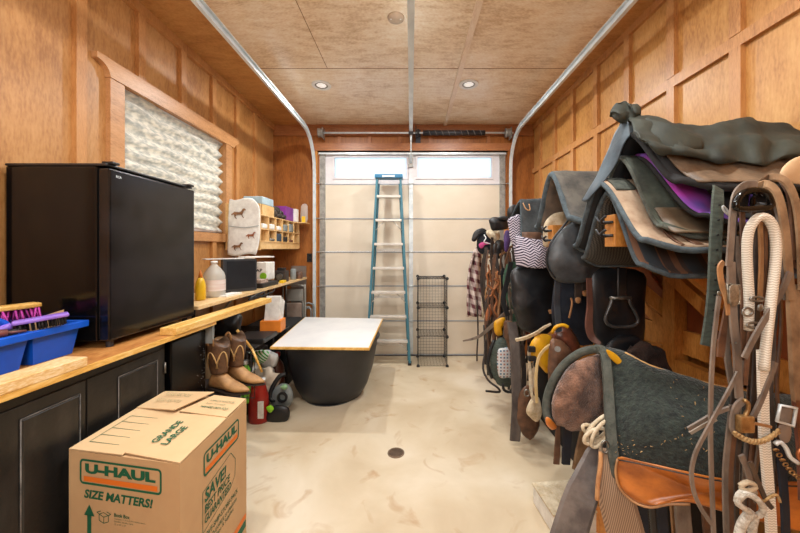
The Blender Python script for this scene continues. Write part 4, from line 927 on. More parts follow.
def bottle(name, u, vb, vt, Y, r, body, cap, label, cat='bottle', neck=.35, sx=1, handle=False, lab=None):
    o = P(u, vb, Y); h = (vb-vt)*Y/F; t = thing(name, label, cat, (o.x, o.y, max(0, o.z)))
    z = max(0, o.z)
    build('body', MB().lathe((o.x, o.y, z), [(r*.92, 0), (r, .012), (r, h*(1-neck)), (r*.8, h*(1-neck*.6)), (r*.4, h*(1-neck*.35)), (r*.36, h*.9)], 24, sy=sx), body, t)
    build('cap', MB().lathe((o.x, o.y, z+h*.9), [(r*.45, 0), (r*.45, h*.09), (0, h*.1)], 18), cap, t)
    if handle: build('handle', MB().tube([(o.x+r*.25, o.y, z+h*.92), (o.x+r*.9, o.y, z+h*.86), (o.x+r*.98, o.y, z+h*.62)], .012), body, t)
    if lab: build('label', MB().obox((o.x, o.y-r*sx-.001, z+h*.15), (1, 0, 0), (0, 1, 0), up, (-r*.1, 0, 0), (r*.65, .02, h*.4)), lab, t)
    return t
rj = thing('red_jug', 'red plastic oil jug standing on the floor beside the boots', 'jug', (-1.28, 2.76, 0))
o = Vector((-1.285, 2.74, 0))
build('body', MB().loft([(o+up*.0, Vector((.075, 0, 0)), Vector((0, .055, 0))), (o+up*.02, Vector((.082, 0, 0)), Vector((0, .06, 0))), (o+up*.2, Vector((.082, 0, 0)), Vector((0, .06, 0))), (o+up*.25, Vector((.07, 0, 0)), Vector((0, .052, 0))), (o+up*.30+Vector((.02, 0, 0)), Vector((.04, 0, 0)), Vector((0, .03, 0))), (o+up*.33+Vector((.028, 0, 0)), Vector((.026, 0, 0)), Vector((0, .025, 0)))]), RED, rj)
build('handle', MB().tube([o+Vector((-.055, 0, .22)), o+Vector((-.06, 0, .30)), o+Vector((-.02, 0, .325)), o+Vector((.02, 0, .31))], .014), RED, rj)
build('cap', MB().lathe(o+Vector((.028, 0, .33)), [(.028, 0), (.028, .03), (0, .031)], 18), WHITE, rj)
build('label', MB().obox(o, (1, 0, 0), (0, 1, 0), up, (.02, -.060, .05), (.066, -.05, .19)), PAPER, rj)
bottle('spray_bottle', 245.5, 402, 360, 2.72, .045, mat('lime_green_body', (120, 190, 60), (90, 160, 40)), WHITE, 'lime green bottle with a white cap in the floor heap')
bottle('cleaner_bottle', 254, 400, 357, 2.95, .05, WHITE, GREEN, 'white bottle with a dark green top in the floor heap')
bottle('brown_bottle', 277, 392, 352, 3.15, .07, LRB, RED, 'brown-red jug standing in the shade next to the black tub', neck=.5)
bottle('purple_bottle', 268, 398, 350, 3.05, .045, PAPER, PURPL, 'white bottle with a purple cap at the back of the heap')
tag(build('checked_bag', MB().puff([(247, 355), (252, 351), (266, 350), (271, 356), (264, 363), (250, 362)], 2.98, .05, .1, nz=.01), GCHK), 'green and white checked bag lying on the floor heap', 'bag')
tag(build('crumpled_bag', MB().puff([(252, 372), (262, 366), (272, 368), (279, 374), (276, 392), (268, 404), (256, 408), (250, 392)], 2.9, .05, .12, nz=.03, ns=16), mat('cream_plastic_bag', (222, 208, 190), (190, 176, 160), rough=.5)), 'crumpled cream plastic bag slumped on the floor heap', 'bag')
tag(build('white_parcel', MB().puff([(262, 354), (268, 350), (276, 356), (276, 366), (264, 368)], 3.0, .05, .08, nz=.02), WHITE), 'white wrapped bundle resting above the crumpled cream bag', 'bundle')
tag(build('dark_sack', MB().puff([(272, 354), (284, 345), (288, 360), (285, 386), (277, 392), (270, 384)], 3.38, .03, .06, nz=.02), DARK), 'black sack slumped between the heap and the tub', 'sack')
vc = thing('handheld_vacuum', 'grey and black handheld vacuum with lime details on the floor', 'vacuum', (-1.2, 2.75, 0))
vb = build('motor_body', MB().puff([(272, 392), (280, 384), (288, 384), (293, 392), (292, 403), (284, 410), (276, 409), (271, 402)], 2.86, .05, .07, nz=0), GREY, vc)
build('motor_disc', MB().disc(P(282.5, 397, 2.80), (0, -1, 0), .045, .012, r2=.026), BLKP, vc)
build('handle', MB().tube([P(276, 400, 2.84), P(270, 398, 2.84), P(273, 386, 2.86), P(280, 376, 2.88), P(286, 374, 2.9)], .020), BLKP, vc)
build('nozzle', MB().puff([(267, 412), (276, 405), (289, 408), (288, 420), (276, 424), (264, 420)], 2.74, .04, .06, nz=0), BLKP, vc)
build('release_button', MB().puff([(266, 408), (271, 405), (274, 409), (270, 413)], 2.70, .02, .02, nz=0), LIME, vc)
build('power_switch', MB().puff([(280, 387), (285, 384), (288, 387), (284, 390)], 2.80, .02, .02, nz=0), mat('pale_green_switch', (150, 196, 150)), vc)
# tub with board
tbx = thing('rubber_stock_tub', 'large round black rubber stock tub standing on the floor', 'tub', (-.80, 3.32, 0))
tc_ = (-.79, 3.25, 0); S = [(.285, 0), (.33, .012), (.40, .12), (.465, .30), (.505, .50), (.512, .56), (.53, .565), (.53, .595), (.50, .60), (.49, .56), (.45, .3), (.32, .03), (.0, .03)]
build('bowl', MB().lathe(tc_, [(r*.885, z) for r, z in S], 56, sx=1.0, sy=.86, cap=False).disc((tc_[0], tc_[1], 0), (0, 0, 1), .26, .004, 40), TUBM, tbx)
build('rim_lip', MB().tube([(tc_[0]+math.cos(a)*.462, tc_[1]+math.sin(a)*.41, .585) for a in [2*math.pi*i/48 for i in range(48)]], .016, closed=True, smooth=1), TUBM, tbx)
bd = thing('white_board', 'white-topped particle board lying across the black tub', 'board', (-.8, 3.3, .605))
zb_ = .625
c4 = [PZ(270, 347, zb_), PZ(369.5, 348, zb_), PZ(383, 318.5, zb_), PZ(305, 317, zb_)]
m_ = MB(); nn = len(c4); low = [p-up*.02 for p in c4]
m_.add(low+[p-up*.001 for p in c4], [(3, 2, 1, 0)]+[(k, (k+1) % 4, 4+(k+1) % 4, 4+k) for k in range(4)]+[(4, 5, 6, 7)]); build('core', m_, PINE, bd)
cc = sum(c4, Vector())/4; c5 = [p+(cc-p)*.022 for p in c4]
build('white_laminate', MB().add([p-up*.001 for p in c5]+[p+up*.0015 for p in c5], [(3, 2, 1, 0), (4, 5, 6, 7)]+[(k, (k+1) % 4, 4+(k+1) % 4, 4+k) for k in range(4)]), BOARD, bd)
# ladder
ld = thing('stepladder', 'teal fibreglass stepladder leaning closed against the garage door', 'ladder', (0-.25, 4.1, 0))
ly = lambda z: 4.08+.11*z/2.4
def LX(s, z): # rail centre
    a = (s*.148)*(z/2.38)+(s*.27)*(1-z/2.38); return -.285+.0*z+a
for s in (-1, 1):
    m_ = MB(); a = Vector((LX(s, .0), ly(0), .01)); b = Vector((LX(s, 2.36), ly(2.36), 2.37)); d = (b-a).normalized(); x_ = Vector((1, 0, 0)); x_ = (x_-d*x_.dot(d)).normalized(); y_ = d.cross(x_)
    m_.obox(a, x_, y_, d, (-.014, -.038, 0), (.014, .038, (b-a).length), .002); build('front_rail', m_, LADD, ld)
    a = Vector((LX(s, .0)*1-.0+s*-.02, ly(0)+.15, .01)); b = Vector((LX(s, 2.3)-s*.02, ly(2.3)+.055, 2.3)); d = (b-a).normalized(); x_ = Vector((1, 0, 0)); x_ = (x_-d*x_.dot(d)).normalized(); y_ = d.cross(x_)
    build('rear_rail', MB().obox(a, x_, y_, d, (-.01, -.018, 0), (.01, .018, (b-a).length)), LADD, ld)
    build('rubber_foot', MB().box((LX(s, 0)-.022, ly(0)-.045, 0), (LX(s, 0)+.022, ly(0)+.045, .03), .004), BLKP, ld)
for i in range(1, 8):
    z = i*.3048; 
    st = MB().box((LX(-1, z)+.01, ly(z)-.045, z-.028), (LX(1, z)-.01, ly(z)+.038, z), .003)
    for k in range(4): st.box((LX(-1, z)+.015, ly(z)-.04+k*.02, z), (LX(1, z)-.015, ly(z)-.03+k*.02, z+.003))
    build('step', st, ALUM, ld)
    if i in (1, 3, 6):
        for s in (-1, 1): build('knee_brace', MB().tube([(LX(s, z)-s*.01, ly(z)-.02, z-.14), (LX(s, z)-s*.12, ly(z)-.02, z-.025)], .006, smooth=1), ALUM, ld)
    if i in (1, 3, 5): build('rear_brace', B((LX(-1, z)+.03, ly(z)+.10, z-.1), (LX(1, z)-.03, ly(z)+.115, z-.07)), ALUM, ld)
cpz = MB().box((LX(-1, 2.36)-.03, ly(2.37)-.06, 2.355), (LX(1, 2.36)+.03, ly(2.37)+.09, 2.405), .008); tpc = build('top_cap', cpz, LADB, ld)
build('label', B((LX(-1, 2.36)+.07, ly(2.37)-.0612, 2.365), (LX(1, 2.36)-.07, ly(2.37)-.0595, 2.39)), WHITE, tpc)
# wire cubes
wc = thing('wire_cube_tower', 'black wire cube tower three high in front of the garage door', 'wire rack', (.26, 4.18, 0))
x0, x1, yA, yB_, hz = .088, .444, 4.0, 4.355, .358
def panel(o, ex, ey, name='wire_panel'):
    m = MB(); m.tube([o, o+ex, o+ex+ey, o+ey], .0035, n=6, smooth=1, closed=True)
    for i in range(1, 9):
        t = i/9; m.tube([o+ex*t, o+ex*t+ey], .0016, n=4, smooth=1); m.tube([o+ey*t, o+ey*t+ex], .0016, n=4, smooth=1)
    build(name, m, WIRE, wc)
o = Vector((x0, yA, .012)); EX = Vector((x1-x0, 0, 0)); EY = Vector((0, yB_-yA, 0)); EZ = Vector((0, 0, hz))
for i in range(4): panel(o+EZ*i, EX, EY)
for i in range(3): panel(o+EZ*i+EY, EX, EZ); panel(o+EZ*i+EX, EY, EZ); panel(o+EZ*i, EY, EZ)
for i in range(4):
    for x in (x0, x1):
        for y in (yA, yB_): 
            z = .012+hz*i; build('connector', MB().disc((x, y-.016 if y == yA else y-.005, z), (0, 1, 0), .020, .016, 14).disc((x-.008, y, z), (1, 0, 0), .02, .016, 14), BLKP, wc)
# ------------------------------------------------------------------ right side: racks
def rack(Y, Xe, Zt, label, hooks=True, w=.075, h=.145):
    t = thing('saddle_rack', label, 'rack', (XR-.05, Y, Zt-h))
    build('arm', B((Xe, Y-w/2, Zt-h), (XR-.024, Y+w/2, Zt), .004), RACKW, t)
    e = Vector((1, 0, 0)); a = Vector((Xe+.25, Y, Zt-h+.01)); b = Vector((XR-.03, Y, Zt-h-.42)); d = (b-a).normalized(); nn = d.cross(Vector((0, 1, 0)))
    build('brace', MB().obox(a, d, Vector((0, 1, 0)), nn, (0, -.02, -.04), ((b-a).length-.03, .02, .04)), RACKW, t)
    if hooks:
        for dz in (-.035, -.095): build('hook', MB().tube([(Xe, Y, Zt+dz), (Xe-.03, Y, Zt+dz-.004), (Xe-.045, Y-.015, Zt+dz+.01), (Xe-.04, Y-.04, Zt+dz+.025)], .006).tube([(Xe, Y-.03, Zt+dz), (Xe-.03, Y+.02, Zt+dz+.005), (Xe-.03, Y+.05, Zt+dz+.03)], .006), WIRE, t)
    return t
rack(1.475, .90, 1.605, 'wooden saddle rack arm with black hooks under the mesh pads')
rack(2.06, .88, 1.60, 'wooden saddle rack arm with black hooks beneath the grey-brown pad')
rack(2.72, .95, 1.60, 'wooden saddle rack arm behind the chevron blanket', False)
rack(3.12, .96, 1.62, 'wooden rack arm holding the tangle of straps beside the plaid shirt', False, .05, .06)
rack(3.55, 1.02, 1.66, 'wooden rack arm holding the caps nearest the garage door', False, .05, .06)
rack(1.52, 1.02, .80, 'low wooden saddle rack arm inside the green felt pad saddle', False)
rack(2.10, .98, .84, 'low wooden saddle rack arm inside the brown saddle', False)
rf = thing('rack_frame', 'orange-stained lumber frame on the right wall behind the racks', 'frame', (XR-.08, 1.8, 0))
for y in (1.02, 1.97, 2.45): build('post', B((XR-.11, y-.045, 0), (XR-.026, y+.045, 1.46 if y < 2 else 1.4)), RACKW, rf)
build('rail', B((XR-.062, .6, .83), (XR-.026, 3.0, .97)), RACKW, rf); build('rail', B((XR-.112, .6, .62), (XR-.062+.0, 1.92, .80)), RACKW, rf)
build('backboard', B((XR-.040, 1.25, .97), (XR-.026, 1.92, 1.42)), mat('dark_stained_board', (140, 72, 34), (112, 54, 24), rough=.5, scale=(4, 4, 1)), rf)
g_ = MB(); g_.poly([(XR-.075, 2.02, .98), (XR-.075, 2.40, .98), (XR-.075, 2.40, 1.38), (XR-.075, 2.28, 1.38), (XR-.075, 2.02, 1.15)], (1, 0, 0), .02); build('gusset', g_, mat('stained_gusset', (160, 86, 34), (136, 68, 26), rough=.5, scale=(4, 4, 2)), rf)
def brace(a, b, nm='brace'):
    a = Vector(a); b = Vector(b); d = (b-a).normalized(); build(nm, MB().obox(a, d, Vector((1, 0, 0)), Vector((1, 0, 0)).cross(d), (0, -.02, -.035), ((b-a).length, .02, .035)), RACKW, rf)
brace((XR-.14, 1.93, 1.31), (XR-.14, 1.55, 1.06)); brace((XR-.09, 2.42, 1.20), (XR-.09, 2.0, .97))

def sgrid(Xa, Xb, Yr, Zr, near, far, shear=0, sag=0, n=9, m=17, a0=-1, a1=1, s0=0, s1=1, off=0, rnd=.06):
    """pad draped over a rack arm: rows from the aisle end to the wall, columns from the far flap over the ridge to the near flap"""
    g = []
    for i in range(n):
        s = s0+(s1-s0)*i/(n-1); row = []
        for j in range(m):
            a = a0+(a1-a0)*j/(m-1); q = abs(a); f = q*q*(3-2*q); f = .88*f+.12*q
            dy, dz = near if a > 0 else far; r = 1-rnd*max(0, 1-s*6)**2*(q**3)*2
            y = Yr+(-dy if a > 0 else dy)*q*r+(-off if a > 0 else off)*q
            z = Zr-dz*f*r-sag*math.sin(math.pi*s)+off*(1-q*.4)
            x = Xa+(Xb-Xa)*s+shear*q*q*(1-s)
            row.append(Vector((x, y, z)))
        g.append(row)
    return g
def pad(name, label, cat, m, lining, bind, Xa, Xb, Yr, Zr, near, far, t=.016, br=.010, shear=0, sag=0, lo=.018, nz=.006, seed=0, group=None):
    T_ = thing(name, label, cat, (Xa+.2, Yr, Zr-.3), group); kw = dict(shear=shear, sag=sag)
    build('top_layer', MB().sheet(sgrid(Xa, Xb, Yr, Zr, near, far, **kw), t, 2, nz=nz, ns=9, seed=seed), m, T_)
    if lining: build('lining', MB().sheet(sgrid(Xa+.004, Xb, Yr, Zr-lo, (near[0]-.006, near[1]-.014), (far[0]-.006, far[1]-.014), **kw), t*.7, 2, nz=nz, ns=9, seed=seed), lining, T_)
    if bind:
        g = sgrid(Xa, Xb, Yr, Zr-lo*.5, near, far, **kw); edge = [r[0] for r in g[::-1]]+g[0][1:-1]+[r[-1] for r in g]
        build('binding', MB().tube(edge, br, n=8, smooth=2), bind, T_)
    return T_
def patch(T_, name, m, a0, a1, s0, s1, Xa, Xb, Yr, Zr, near, far, shear=0, sag=0, off=.012, t=.006):
    return build(name, MB().sheet(sgrid(Xa, Xb, Yr, Zr, near, far, shear=shear, sag=sag, n=5, m=6, a0=a0, a1=a1, s0=s0, s1=s1, off=off, rnd=0), t, 2), m, T_)
kA = dict(Xa=.90, Xb=1.60, Yr=1.49, Zr=1.715, near=(.24, .36), far=(.26, .345), shear=.01)
p_ = pad('mesh_saddle_pad', 'lowest pad of the nearest stack, black mesh lining and striped outer side', 'saddle pad', STRP, MESH, BIND, **kA)
kA = dict(Xa=.875, Xb=1.60, Yr=1.515, Zr=1.765, near=(.35, .31), far=(.25, .33), shear=-.0)
p_ = pad('tan_saddle_pad', 'tan stitched saddle pad with slate binding, second in the nearest stack', 'saddle pad', PADT, DARK, BIND, br=.012, seed=3, **kA)
patch(p_, 'brown_stripe', LBR, .12, .97, .13, .145, off=.012, **kA); patch(p_, 'brown_stripe', LBR, .12, .97, .20, .24, off=.012, **kA); patch(p_, 'green_stripe', PADG, .3, .97, .33, .38, off=.012, **kA)
patch(p_, 'wither_patch', FELTE, .05, .30, .02, .14, off=.013, **kA)
kA = dict(Xa=.94, Xb=1.60, Yr=1.46, Zr=1.862, near=(.265, .36), far=(.26, .32), shear=.01)
p_ = pad('grey_green_saddle_pad', 'grey-green saddle pad with a brown leather corner in the nearest stack', 'saddle pad', PADG, DARK, FELTE, br=.008, seed=5, **kA)
patch(p_, 'wear_leather', mat('dark_brown_wear_leather', (104, 86, 66), (72, 58, 44), rough=.5, scale=(9, 9, 9)), .66, .985, .02, .72, off=.014, **kA)
kA = dict(Xa=1.0, Xb=1.60, Yr=1.44, Zr=1.862, near=(.315, .32), far=(.25, .30), shear=.06)
p_ = pad('purple_saddle_pad', 'purple and pink lined pad sandwiched high in the nearest stack', 'saddle pad', PNKP, DARK, DARK, br=.009, seed=8, **kA)
patch(p_, 'dark_cover', DARK, .1, .99, .20, .98, off=.016, **kA)
kA = dict(Xa=.95, Xb=1.62, Yr=1.41, Zr=1.955, near=(.26, .28), far=(.25, .3), shear=.04)
p_ = pad('leather_sided_pad', 'dark pad with a long worn tan leather side, just under the green canvas', 'saddle pad', DARK, DARK, DARK, br=.013, seed=11, **kA)
patch(p_, 'leather_side', PADB, .36, .95, .05, .98, off=.016, **kA)
# canvas cover
cv = thing('canvas_cover', 'crumpled dark green canvas cover draped over the top of the nearest stack', 'canvas', (1.2, 1.4, 1.75))
st_ = [((628, 117), (640, 141)), ((642, 116), (656, 151)), ((660, 121), (668, 153)), ((676, 125), (686, 156)), ((693, 127), (706, 159)), ((712, 124), (722, 163)), ((732, 120), (742, 163)), ((750, 119), (761, 167)), ((768, 124), (772, 163)), ((787, 128), (790, 157)), ((812, 131), (815, 156))]
g_ = []; r_ = random.Random(4)
for i, (a, b) in enumerate(st_):
    wv = (.02 if i % 2 else -.012)
    g_.append([P(a[0]-14, a[1]+22, 1.78), P(a[0]-6, a[1]+6, 1.56), P(a[0], a[1], 1.42), P(a[0]*.7+b[0]*.3, a[1]*.72+b[1]*.28, 1.32-wv*.5), P(a[0]*.4+b[0]*.6, a[1]*.42+b[1]*.58, 1.24-wv), P(b[0], b[1]-3, 1.20-wv*.6), P(b[0]+1, b[1], 1.22)])
build('cover', MB().sheet(g_, .006, 5, nz=.013, ns=12, seed=2, ridge=True), CANV, cv)
build('knotted_end', MB().puff([(612, 108), (618, 103), (630, 104), (639, 107), (641, 116), (636, 120), (622, 123), (615, 120), (611, 114)], 1.42, .03, .05, nz=.035, ns=34, k=5), CANV, cv)
build('hanging_fold', MB().sheet([[P(624, 121, 1.43), P(632, 123, 1.40), P(642, 126, 1.38)], [P(615, 134, 1.46), P(622, 136, 1.42), P(627, 140, 1.40)], [P(604, 160, 1.50), P(611, 162, 1.46), P(617, 163, 1.44)], [P(594, 182, 1.55), P(598, 184, 1.50), P(602, 184, 1.48)], [P(582, 201, 1.62), P(586, 202, 1.57), P(590, 200, 1.54)]], .006, 4, nz=.012), CANB, cv)
build('front_fold', MB().sheet([[P(648, 118, 1.36), P(640, 126, 1.36), P(634, 134, 1.38)], [P(668, 126, 1.27), P(658, 136, 1.25), P(650, 146, 1.27)], [P(690, 132, 1.24), P(686, 146, 1.20), P(676, 154, 1.21)], [P(700, 138, 1.25), P(705, 148, 1.23), P(690, 157, 1.22)]], .006, 4, nz=.02, seed=5), CANV, cv)
tag(build('dark_gap_filler', MB().puff([(620, 138), (634, 134), (652, 150), (664, 172), (660, 190), (640, 182), (620, 168), (613, 156)], 1.52, .04, .2, nz=.01), DARK), 'black filler for the dark gap beneath the canvas cover', 'filler')  # filler body; the darkness of the gap is put into its black colour
tag(build('tan_leather_scrap', MB().puff([(780, 171), (790, 161), (806, 157), (812, 182), (796, 184), (782, 180)], 1.06, .012, .03), mat('smooth_pale_tan_leather', (214, 184, 146), (196, 162, 124), rough=.55)), 'smooth light tan leather edge at the right above the bridles', 'leather')
tag(build('grey_bundle', MB().puff([(783, 128), (790, 121), (806, 118), (812, 132), (796, 134)], 1.50, .04, .08, nz=.02), BIND), 'grey rolled bundle lying behind the canvas cover', 'bundle')
# second stack
kA = dict(Xa=.86, Xb=1.60, Yr=1.99, Zr=1.918, near=(.29, .33), far=(.265, .35), shear=.0)
p_ = pad('grey_brown_saddle_pad', 'thick grey-brown saddle pad with dark blue edge on the second rack', 'saddle pad', PADW, mat('worn_pad_lining', (120, 104, 90), (84, 76, 70), rough=.9, scale=(10, 10, 10)), BIND, t=.022, br=.017, lo=.026, seed=14, **kA)
s2 = thing('fleece_lined_saddle', 'dusty black saddle with cream fleece lining on the second rack', 'saddle', (1.05, 2.0, 1.3))
build('fleece', MB().puff([(543, 228), (548, 218), (558, 212), (568, 212), (574, 222), (566, 232), (556, 226), (549, 232), (548, 246), (543, 244)], 2.10, .02, .12, nz=.012), CREAM, s2)
build('flap', MB().puff([(546, 256), (551, 243), (559, 232), (573, 220), (584, 212), (598, 228), (606, 256), (600, 274), (589, 281), (565, 283), (553, 278), (547, 267)], 1.87, .05, .10, nz=.008), BLK2, s2)
build('flap_edge', MB().tube([P(574, 212, 1.88), P(566, 223, 1.86), P(556, 235, 1.84), P(550, 245, 1.84), P(546.5, 257, 1.85), P(548, 268, 1.85), P(555, 278, 1.85)], .006), BLKL, s2)
# third stack
kA = dict(Xa=.80, Xb=1.40, Yr=2.37, Zr=1.806, near=(.03, .37), far=(.30, .12), shear=.0)
p_ = pad('dark_felt_saddle_pad', 'dark felt pad with a brown leather corner in front of the chevron blanket', 'saddle pad', mat('dark_blue_grey_felt', (72, 76, 78), (44, 48, 52), rough=.95, scale=(10, 10, 10), bump=.3), DARK, BIND, t=.02, br=.008, seed=17, **kA)
patch(p_, 'leather_corner', LBR, .62, .99, .0, .6, off=.018, **kA)
build('leather_trim', MB().tube([P(523, 203, 2.33), P(526, 209, 2.31), P(530, 210, 2.31), P(529, 204, 2.33)], .004), LTN, p_)
cb_ = thing('chevron_blanket', 'black and white chevron woven blanket hanging under the dark felt pad', 'blanket', (.9, 2.4, 1.33))
build('front_hang', MB().puff([(508, 220), (514, 216), (521, 216), (523, 240), (523, 262), (517, 266), (514, 250), (510, 236)], 2.40, .015, .04, nz=.008), CHEV, cb_)
build('side_hang', MB().sheet([[P(516, 236, 2.36), P(526, 238, 2.32), P(538, 240, 2.30), P(552, 240, 2.30)], [P(516, 252, 2.34), P(526, 254, 2.30), P(538, 255, 2.28), P(552, 254, 2.28)], [P(516.5, 266, 2.35), P(526, 267, 2.31), P(538, 268, 2.29), P(552, 267, 2.29)]], .02, 4, nz=.006), CHEV, cb_)
tag(build('rolled_black_pad', MB().puff([(507, 212), (510, 206), (516, 205), (518, 212), (513, 220), (508, 218)], 2.85, .04, .1, nz=.01), BLKP), 'rolled black pad end beside the dark felt pad', 'pad')
# caps, shirt and far things
cpn = thing('baseball_cap', 'black cap hanging topmost of the caps beside the chevron blanket', 'cap', P(498, 228, 3.3))
build('crown', MB().puff([(490, 226), (489, 220), (493, 217), (502, 218), (508, 221), (508, 228), (500, 231), (493, 230)], 3.3, .06, .07, nz=.012), BLKP, cpn); build('brim', MB().puff([(498, 217), (506, 216), (511, 218), (508, 221), (500, 220)], 3.24, .02, .03), BLKP, cpn)
cpn = thing('baseball_cap', 'navy cap with pink and white embroidery above the plaid shirt', 'cap', P(484, 250, 3.5))
cr_ = build('crown', MB().puff([(477, 240), (480, 234), (487, 232), (493, 238), (494, 248), (489, 253), (481, 254), (477, 248)], 3.5, .08, .07, nz=.006), NAVY, cpn); build('brim', MB().puff([(472, 237), (475, 231), (482, 228), (487, 231), (480, 235), (476, 241), (472, 241)], 3.44, .02, .03), BLKP, cpn)
build('embroidery', MB().puff([(479, 244), (485, 242), (491, 244), (485, 245), (483, 248), (480, 248)], 3.415, .012, .012), PINK, cr_); build('white_stitching', MB().tube([P(484, 235, 3.42), P(486, 238, 3.40), P(484, 242, 3.395), P(491, 244, 3.41)], .006), WHITE, cr_)
tag(build('baseball_cap', MB().puff([(486, 232), (492, 229), (499, 231), (500, 238), (496, 242), (490, 238)], 3.42, .05, .06, nz=.01), CREAM), 'beige cap tucked between the black and navy caps', 'cap')
tag(build('baseball_cap', MB().puff([(489, 254), (492, 246), (498, 240), (504, 242), (504, 254), (498, 259)], 3.36, .05, .07, nz=.012), BLKP), 'dark cap hanging below the beige cap', 'cap')
tag(build('purple_headcover', MB().puff([(504, 234), (507, 230), (511, 232), (511, 240), (507, 252), (504, 248)], 3.1, .03, .05, nz=.012), PURC), 'purple cloth headcover between caps and chevron blanket', 'headcover')
pl_ = thing('plaid_shirt', 'red and white plaid shirt hanging before the garage door', 'shirt', P(474, 317, 3.8)); g_ = []
for (v, a, b) in ((248, 477, 482), (258, 472, 482), (270, 469, 482.5), (285, 467.5, 482), (300, 467, 481.5), (316, 467.5, 481)):
    g_.append([P(a+(b-a)*k/6, v+.8*math.sin(k*2+v), 3.80+.035*math.sin(k*1.7+v*.02)) for k in range(7)])
build('shirt_body', MB().sheet(g_, .02, 3, nz=.02), PLAID, pl_); build('collar', MB().puff([(475, 250), (479, 246), (483, 250), (481, 256), (476, 256)], 3.74, .02, .03, nz=.006), PLAID, pl_)
def strap(name, label, cat, pts, w, m, th=.005, Y=None, group=None, face=(0, -1, 0), widths=None, tip=None, parent=None):
    pp = [P(p[0], p[1], p[2] if len(p) > 2 else Y) for p in pts]; yy = sum(p.y for p in pp)/len(pp)
    o = build(name, MB().ribbon(pp, w*yy/F, th, face, 5, widths), m, parent)
    if label: tag(o, label, cat, group)
    return o
def cord(name, label, cat, pts, r, m, Y=None, group=None, parent=None, closed=False, n=8, k=4):
    pp = [P(p[0], p[1], p[2] if len(p) > 2 else Y) for p in pts]; yy = sum(p.y for p in pp)/len(pp)
    o = build(name, MB().tube(pp, r*yy/F, n, k, closed), m, parent)
    if label: tag(o, label, cat, group)
    return o
# the hanging mass of straps between the shirt and the second rack
cord('white_rope', 'white rope hanging down the right edge of the plaid shirt', 'rope', [(480, 242), (483, 258), (482, 285), (483, 318)], 1.0, ROPE2, Y=3.62)
strap('curved_leather_strap', 'tan leather strap curving out under the navy cap', 'strap', [(484, 259, 3.4), (492, 256, 3.35), (502, 254, 3.3), (512, 246, 3.1)], 2.4, LTN)
r_ = random.Random(12)
kinds = [('dark_strap', 'dark leather strap hanging in the tangle beside the plaid shirt', LDK, 3.2, 14, (485, 514), (236, 262), (330, 398), (1.6, 4.0), 'dark hanging straps'),
         ('brown_strap', 'brown leather strap hanging in the tangle beside the plaid shirt', LBR, 3.1, 14, (486, 516), (245, 272), (315, 385), (1.4, 3.4), 'brown hanging straps'),
         ('tan_strap', 'pale tan strap hanging in the tangle beside the plaid shirt', LTN, 3.05, 7, (487, 528), (262, 280), (300, 350), (1.0, 2.2), 'pale tan hanging straps'),
         ('orange_rope', 'rusty orange rope hanging in the tangle beside the plaid shirt', ORGW, 3.0, 5, (488, 499), (264, 280), (292, 325), (.7, 1.2), 'orange ropes'),
         ('grey_strap', 'grey worn strap hanging in the tangle under the chevron blanket', LGR, 2.95, 12, (500, 532), (262, 275), (310, 372), (1.2, 3.4), 'grey hanging straps'),
         ('green_halter_strap', 'dark green halter webbing hanging under the chevron blanket', GRNB, 2.9, 8, (508, 526), (262, 272), (300, 352), (2, 4.4), 'green halter straps'),
         ('black_strap', 'black webbing strap hanging under the chevron blanket', BLKP, 3.05, 10, (504, 534), (262, 275), (330, 385), (2, 4.5), 'black hanging straps')]
for nm, lb, m, Y, cnt, ur, vt, vb, wr, grp in kinds:
    for i in range(cnt):
        u = ur[0]+(ur[1]-ur[0])*(i+r_.random()*.9)/cnt; a = r_.uniform(*vt); b = r_.uniform(*vb); Yi = Y+r_.uniform(-.16, .16); s = r_.uniform(-4, 4)
        pts = [(u+s*.3, a), (u+s+r_.uniform(-2.5, 2.5), a+(b-a)*.2), (u+r_.uniform(-4, 4), a+(b-a)*.42), (u+r_.uniform(-4, 4), a+(b-a)*.62), (u+r_.uniform(-3, 3), a+(b-a)*.82), (u-s*.5+r_.uniform(-4, 4), b)]
        if 'rope' in nm: cord(nm, lb, 'rope', pts, r_.uniform(*wr), m, Y=Yi, group=grp)
        else: strap(nm, lb, 'strap', pts, r_.uniform(*wr), m, Y=Yi, group=grp, face=(r_.uniform(-.7, .4), -1, 0))
tag(build('orange_hood', MB().puff([(486, 312), (490, 304), (494, 302), (493, 312), (489, 320), (486, 320)], 3.05, .02, .03), mat('orange_brown_leather', (186, 112, 66), (150, 84, 48))), 'orange-brown leather piece hanging low in the tangle', 'leather')
for (u, v, lb) in ((513, 285, 'steel halter ring on the dark green webbing'), (525, 297, 'steel bit ring hanging beside the dark green webbing')):
    t = thing('steel_ring', lb, 'ring', P(u, v, 2.7)); build('ring', MB().tube([P(u+math.cos(a)*3, v+math.sin(a)*3.6, 2.7) for a in [k*math.pi/6 for k in range(12)]], .007, closed=True), STEEL, t)
strap('green_halter_cheek', 'wide green halter cheek strap hanging in front of the others', 'halter', [(515, 262), (513, 280), (516, 300), (519, 326)], 7, GRNB, Y=2.72)
strap('black_halter_strap', 'wide black strap crossing beside the green halter cheek', 'strap', [(511, 262), (507, 282), (503, 300), (508, 316)], 5, BLKP, Y=2.70)
strap('rust_strap', 'rusty red leather strap hanging at the right of the green webbing', 'strap', [(525, 268), (528, 300), (527, 330), (529, 342)], 3.5, LRB, Y=2.72)
strap('diagonal_strap', 'long worn strap slanting down left across the tangle to a point', 'strap', [(463, 341, 3.0), (478, 337, 2.95), (492, 326, 2.9), (505, 314, 2.85), (516, 311, 2.8)], 4, LGR, widths=[.35, .8, 1, 1.1, 1])
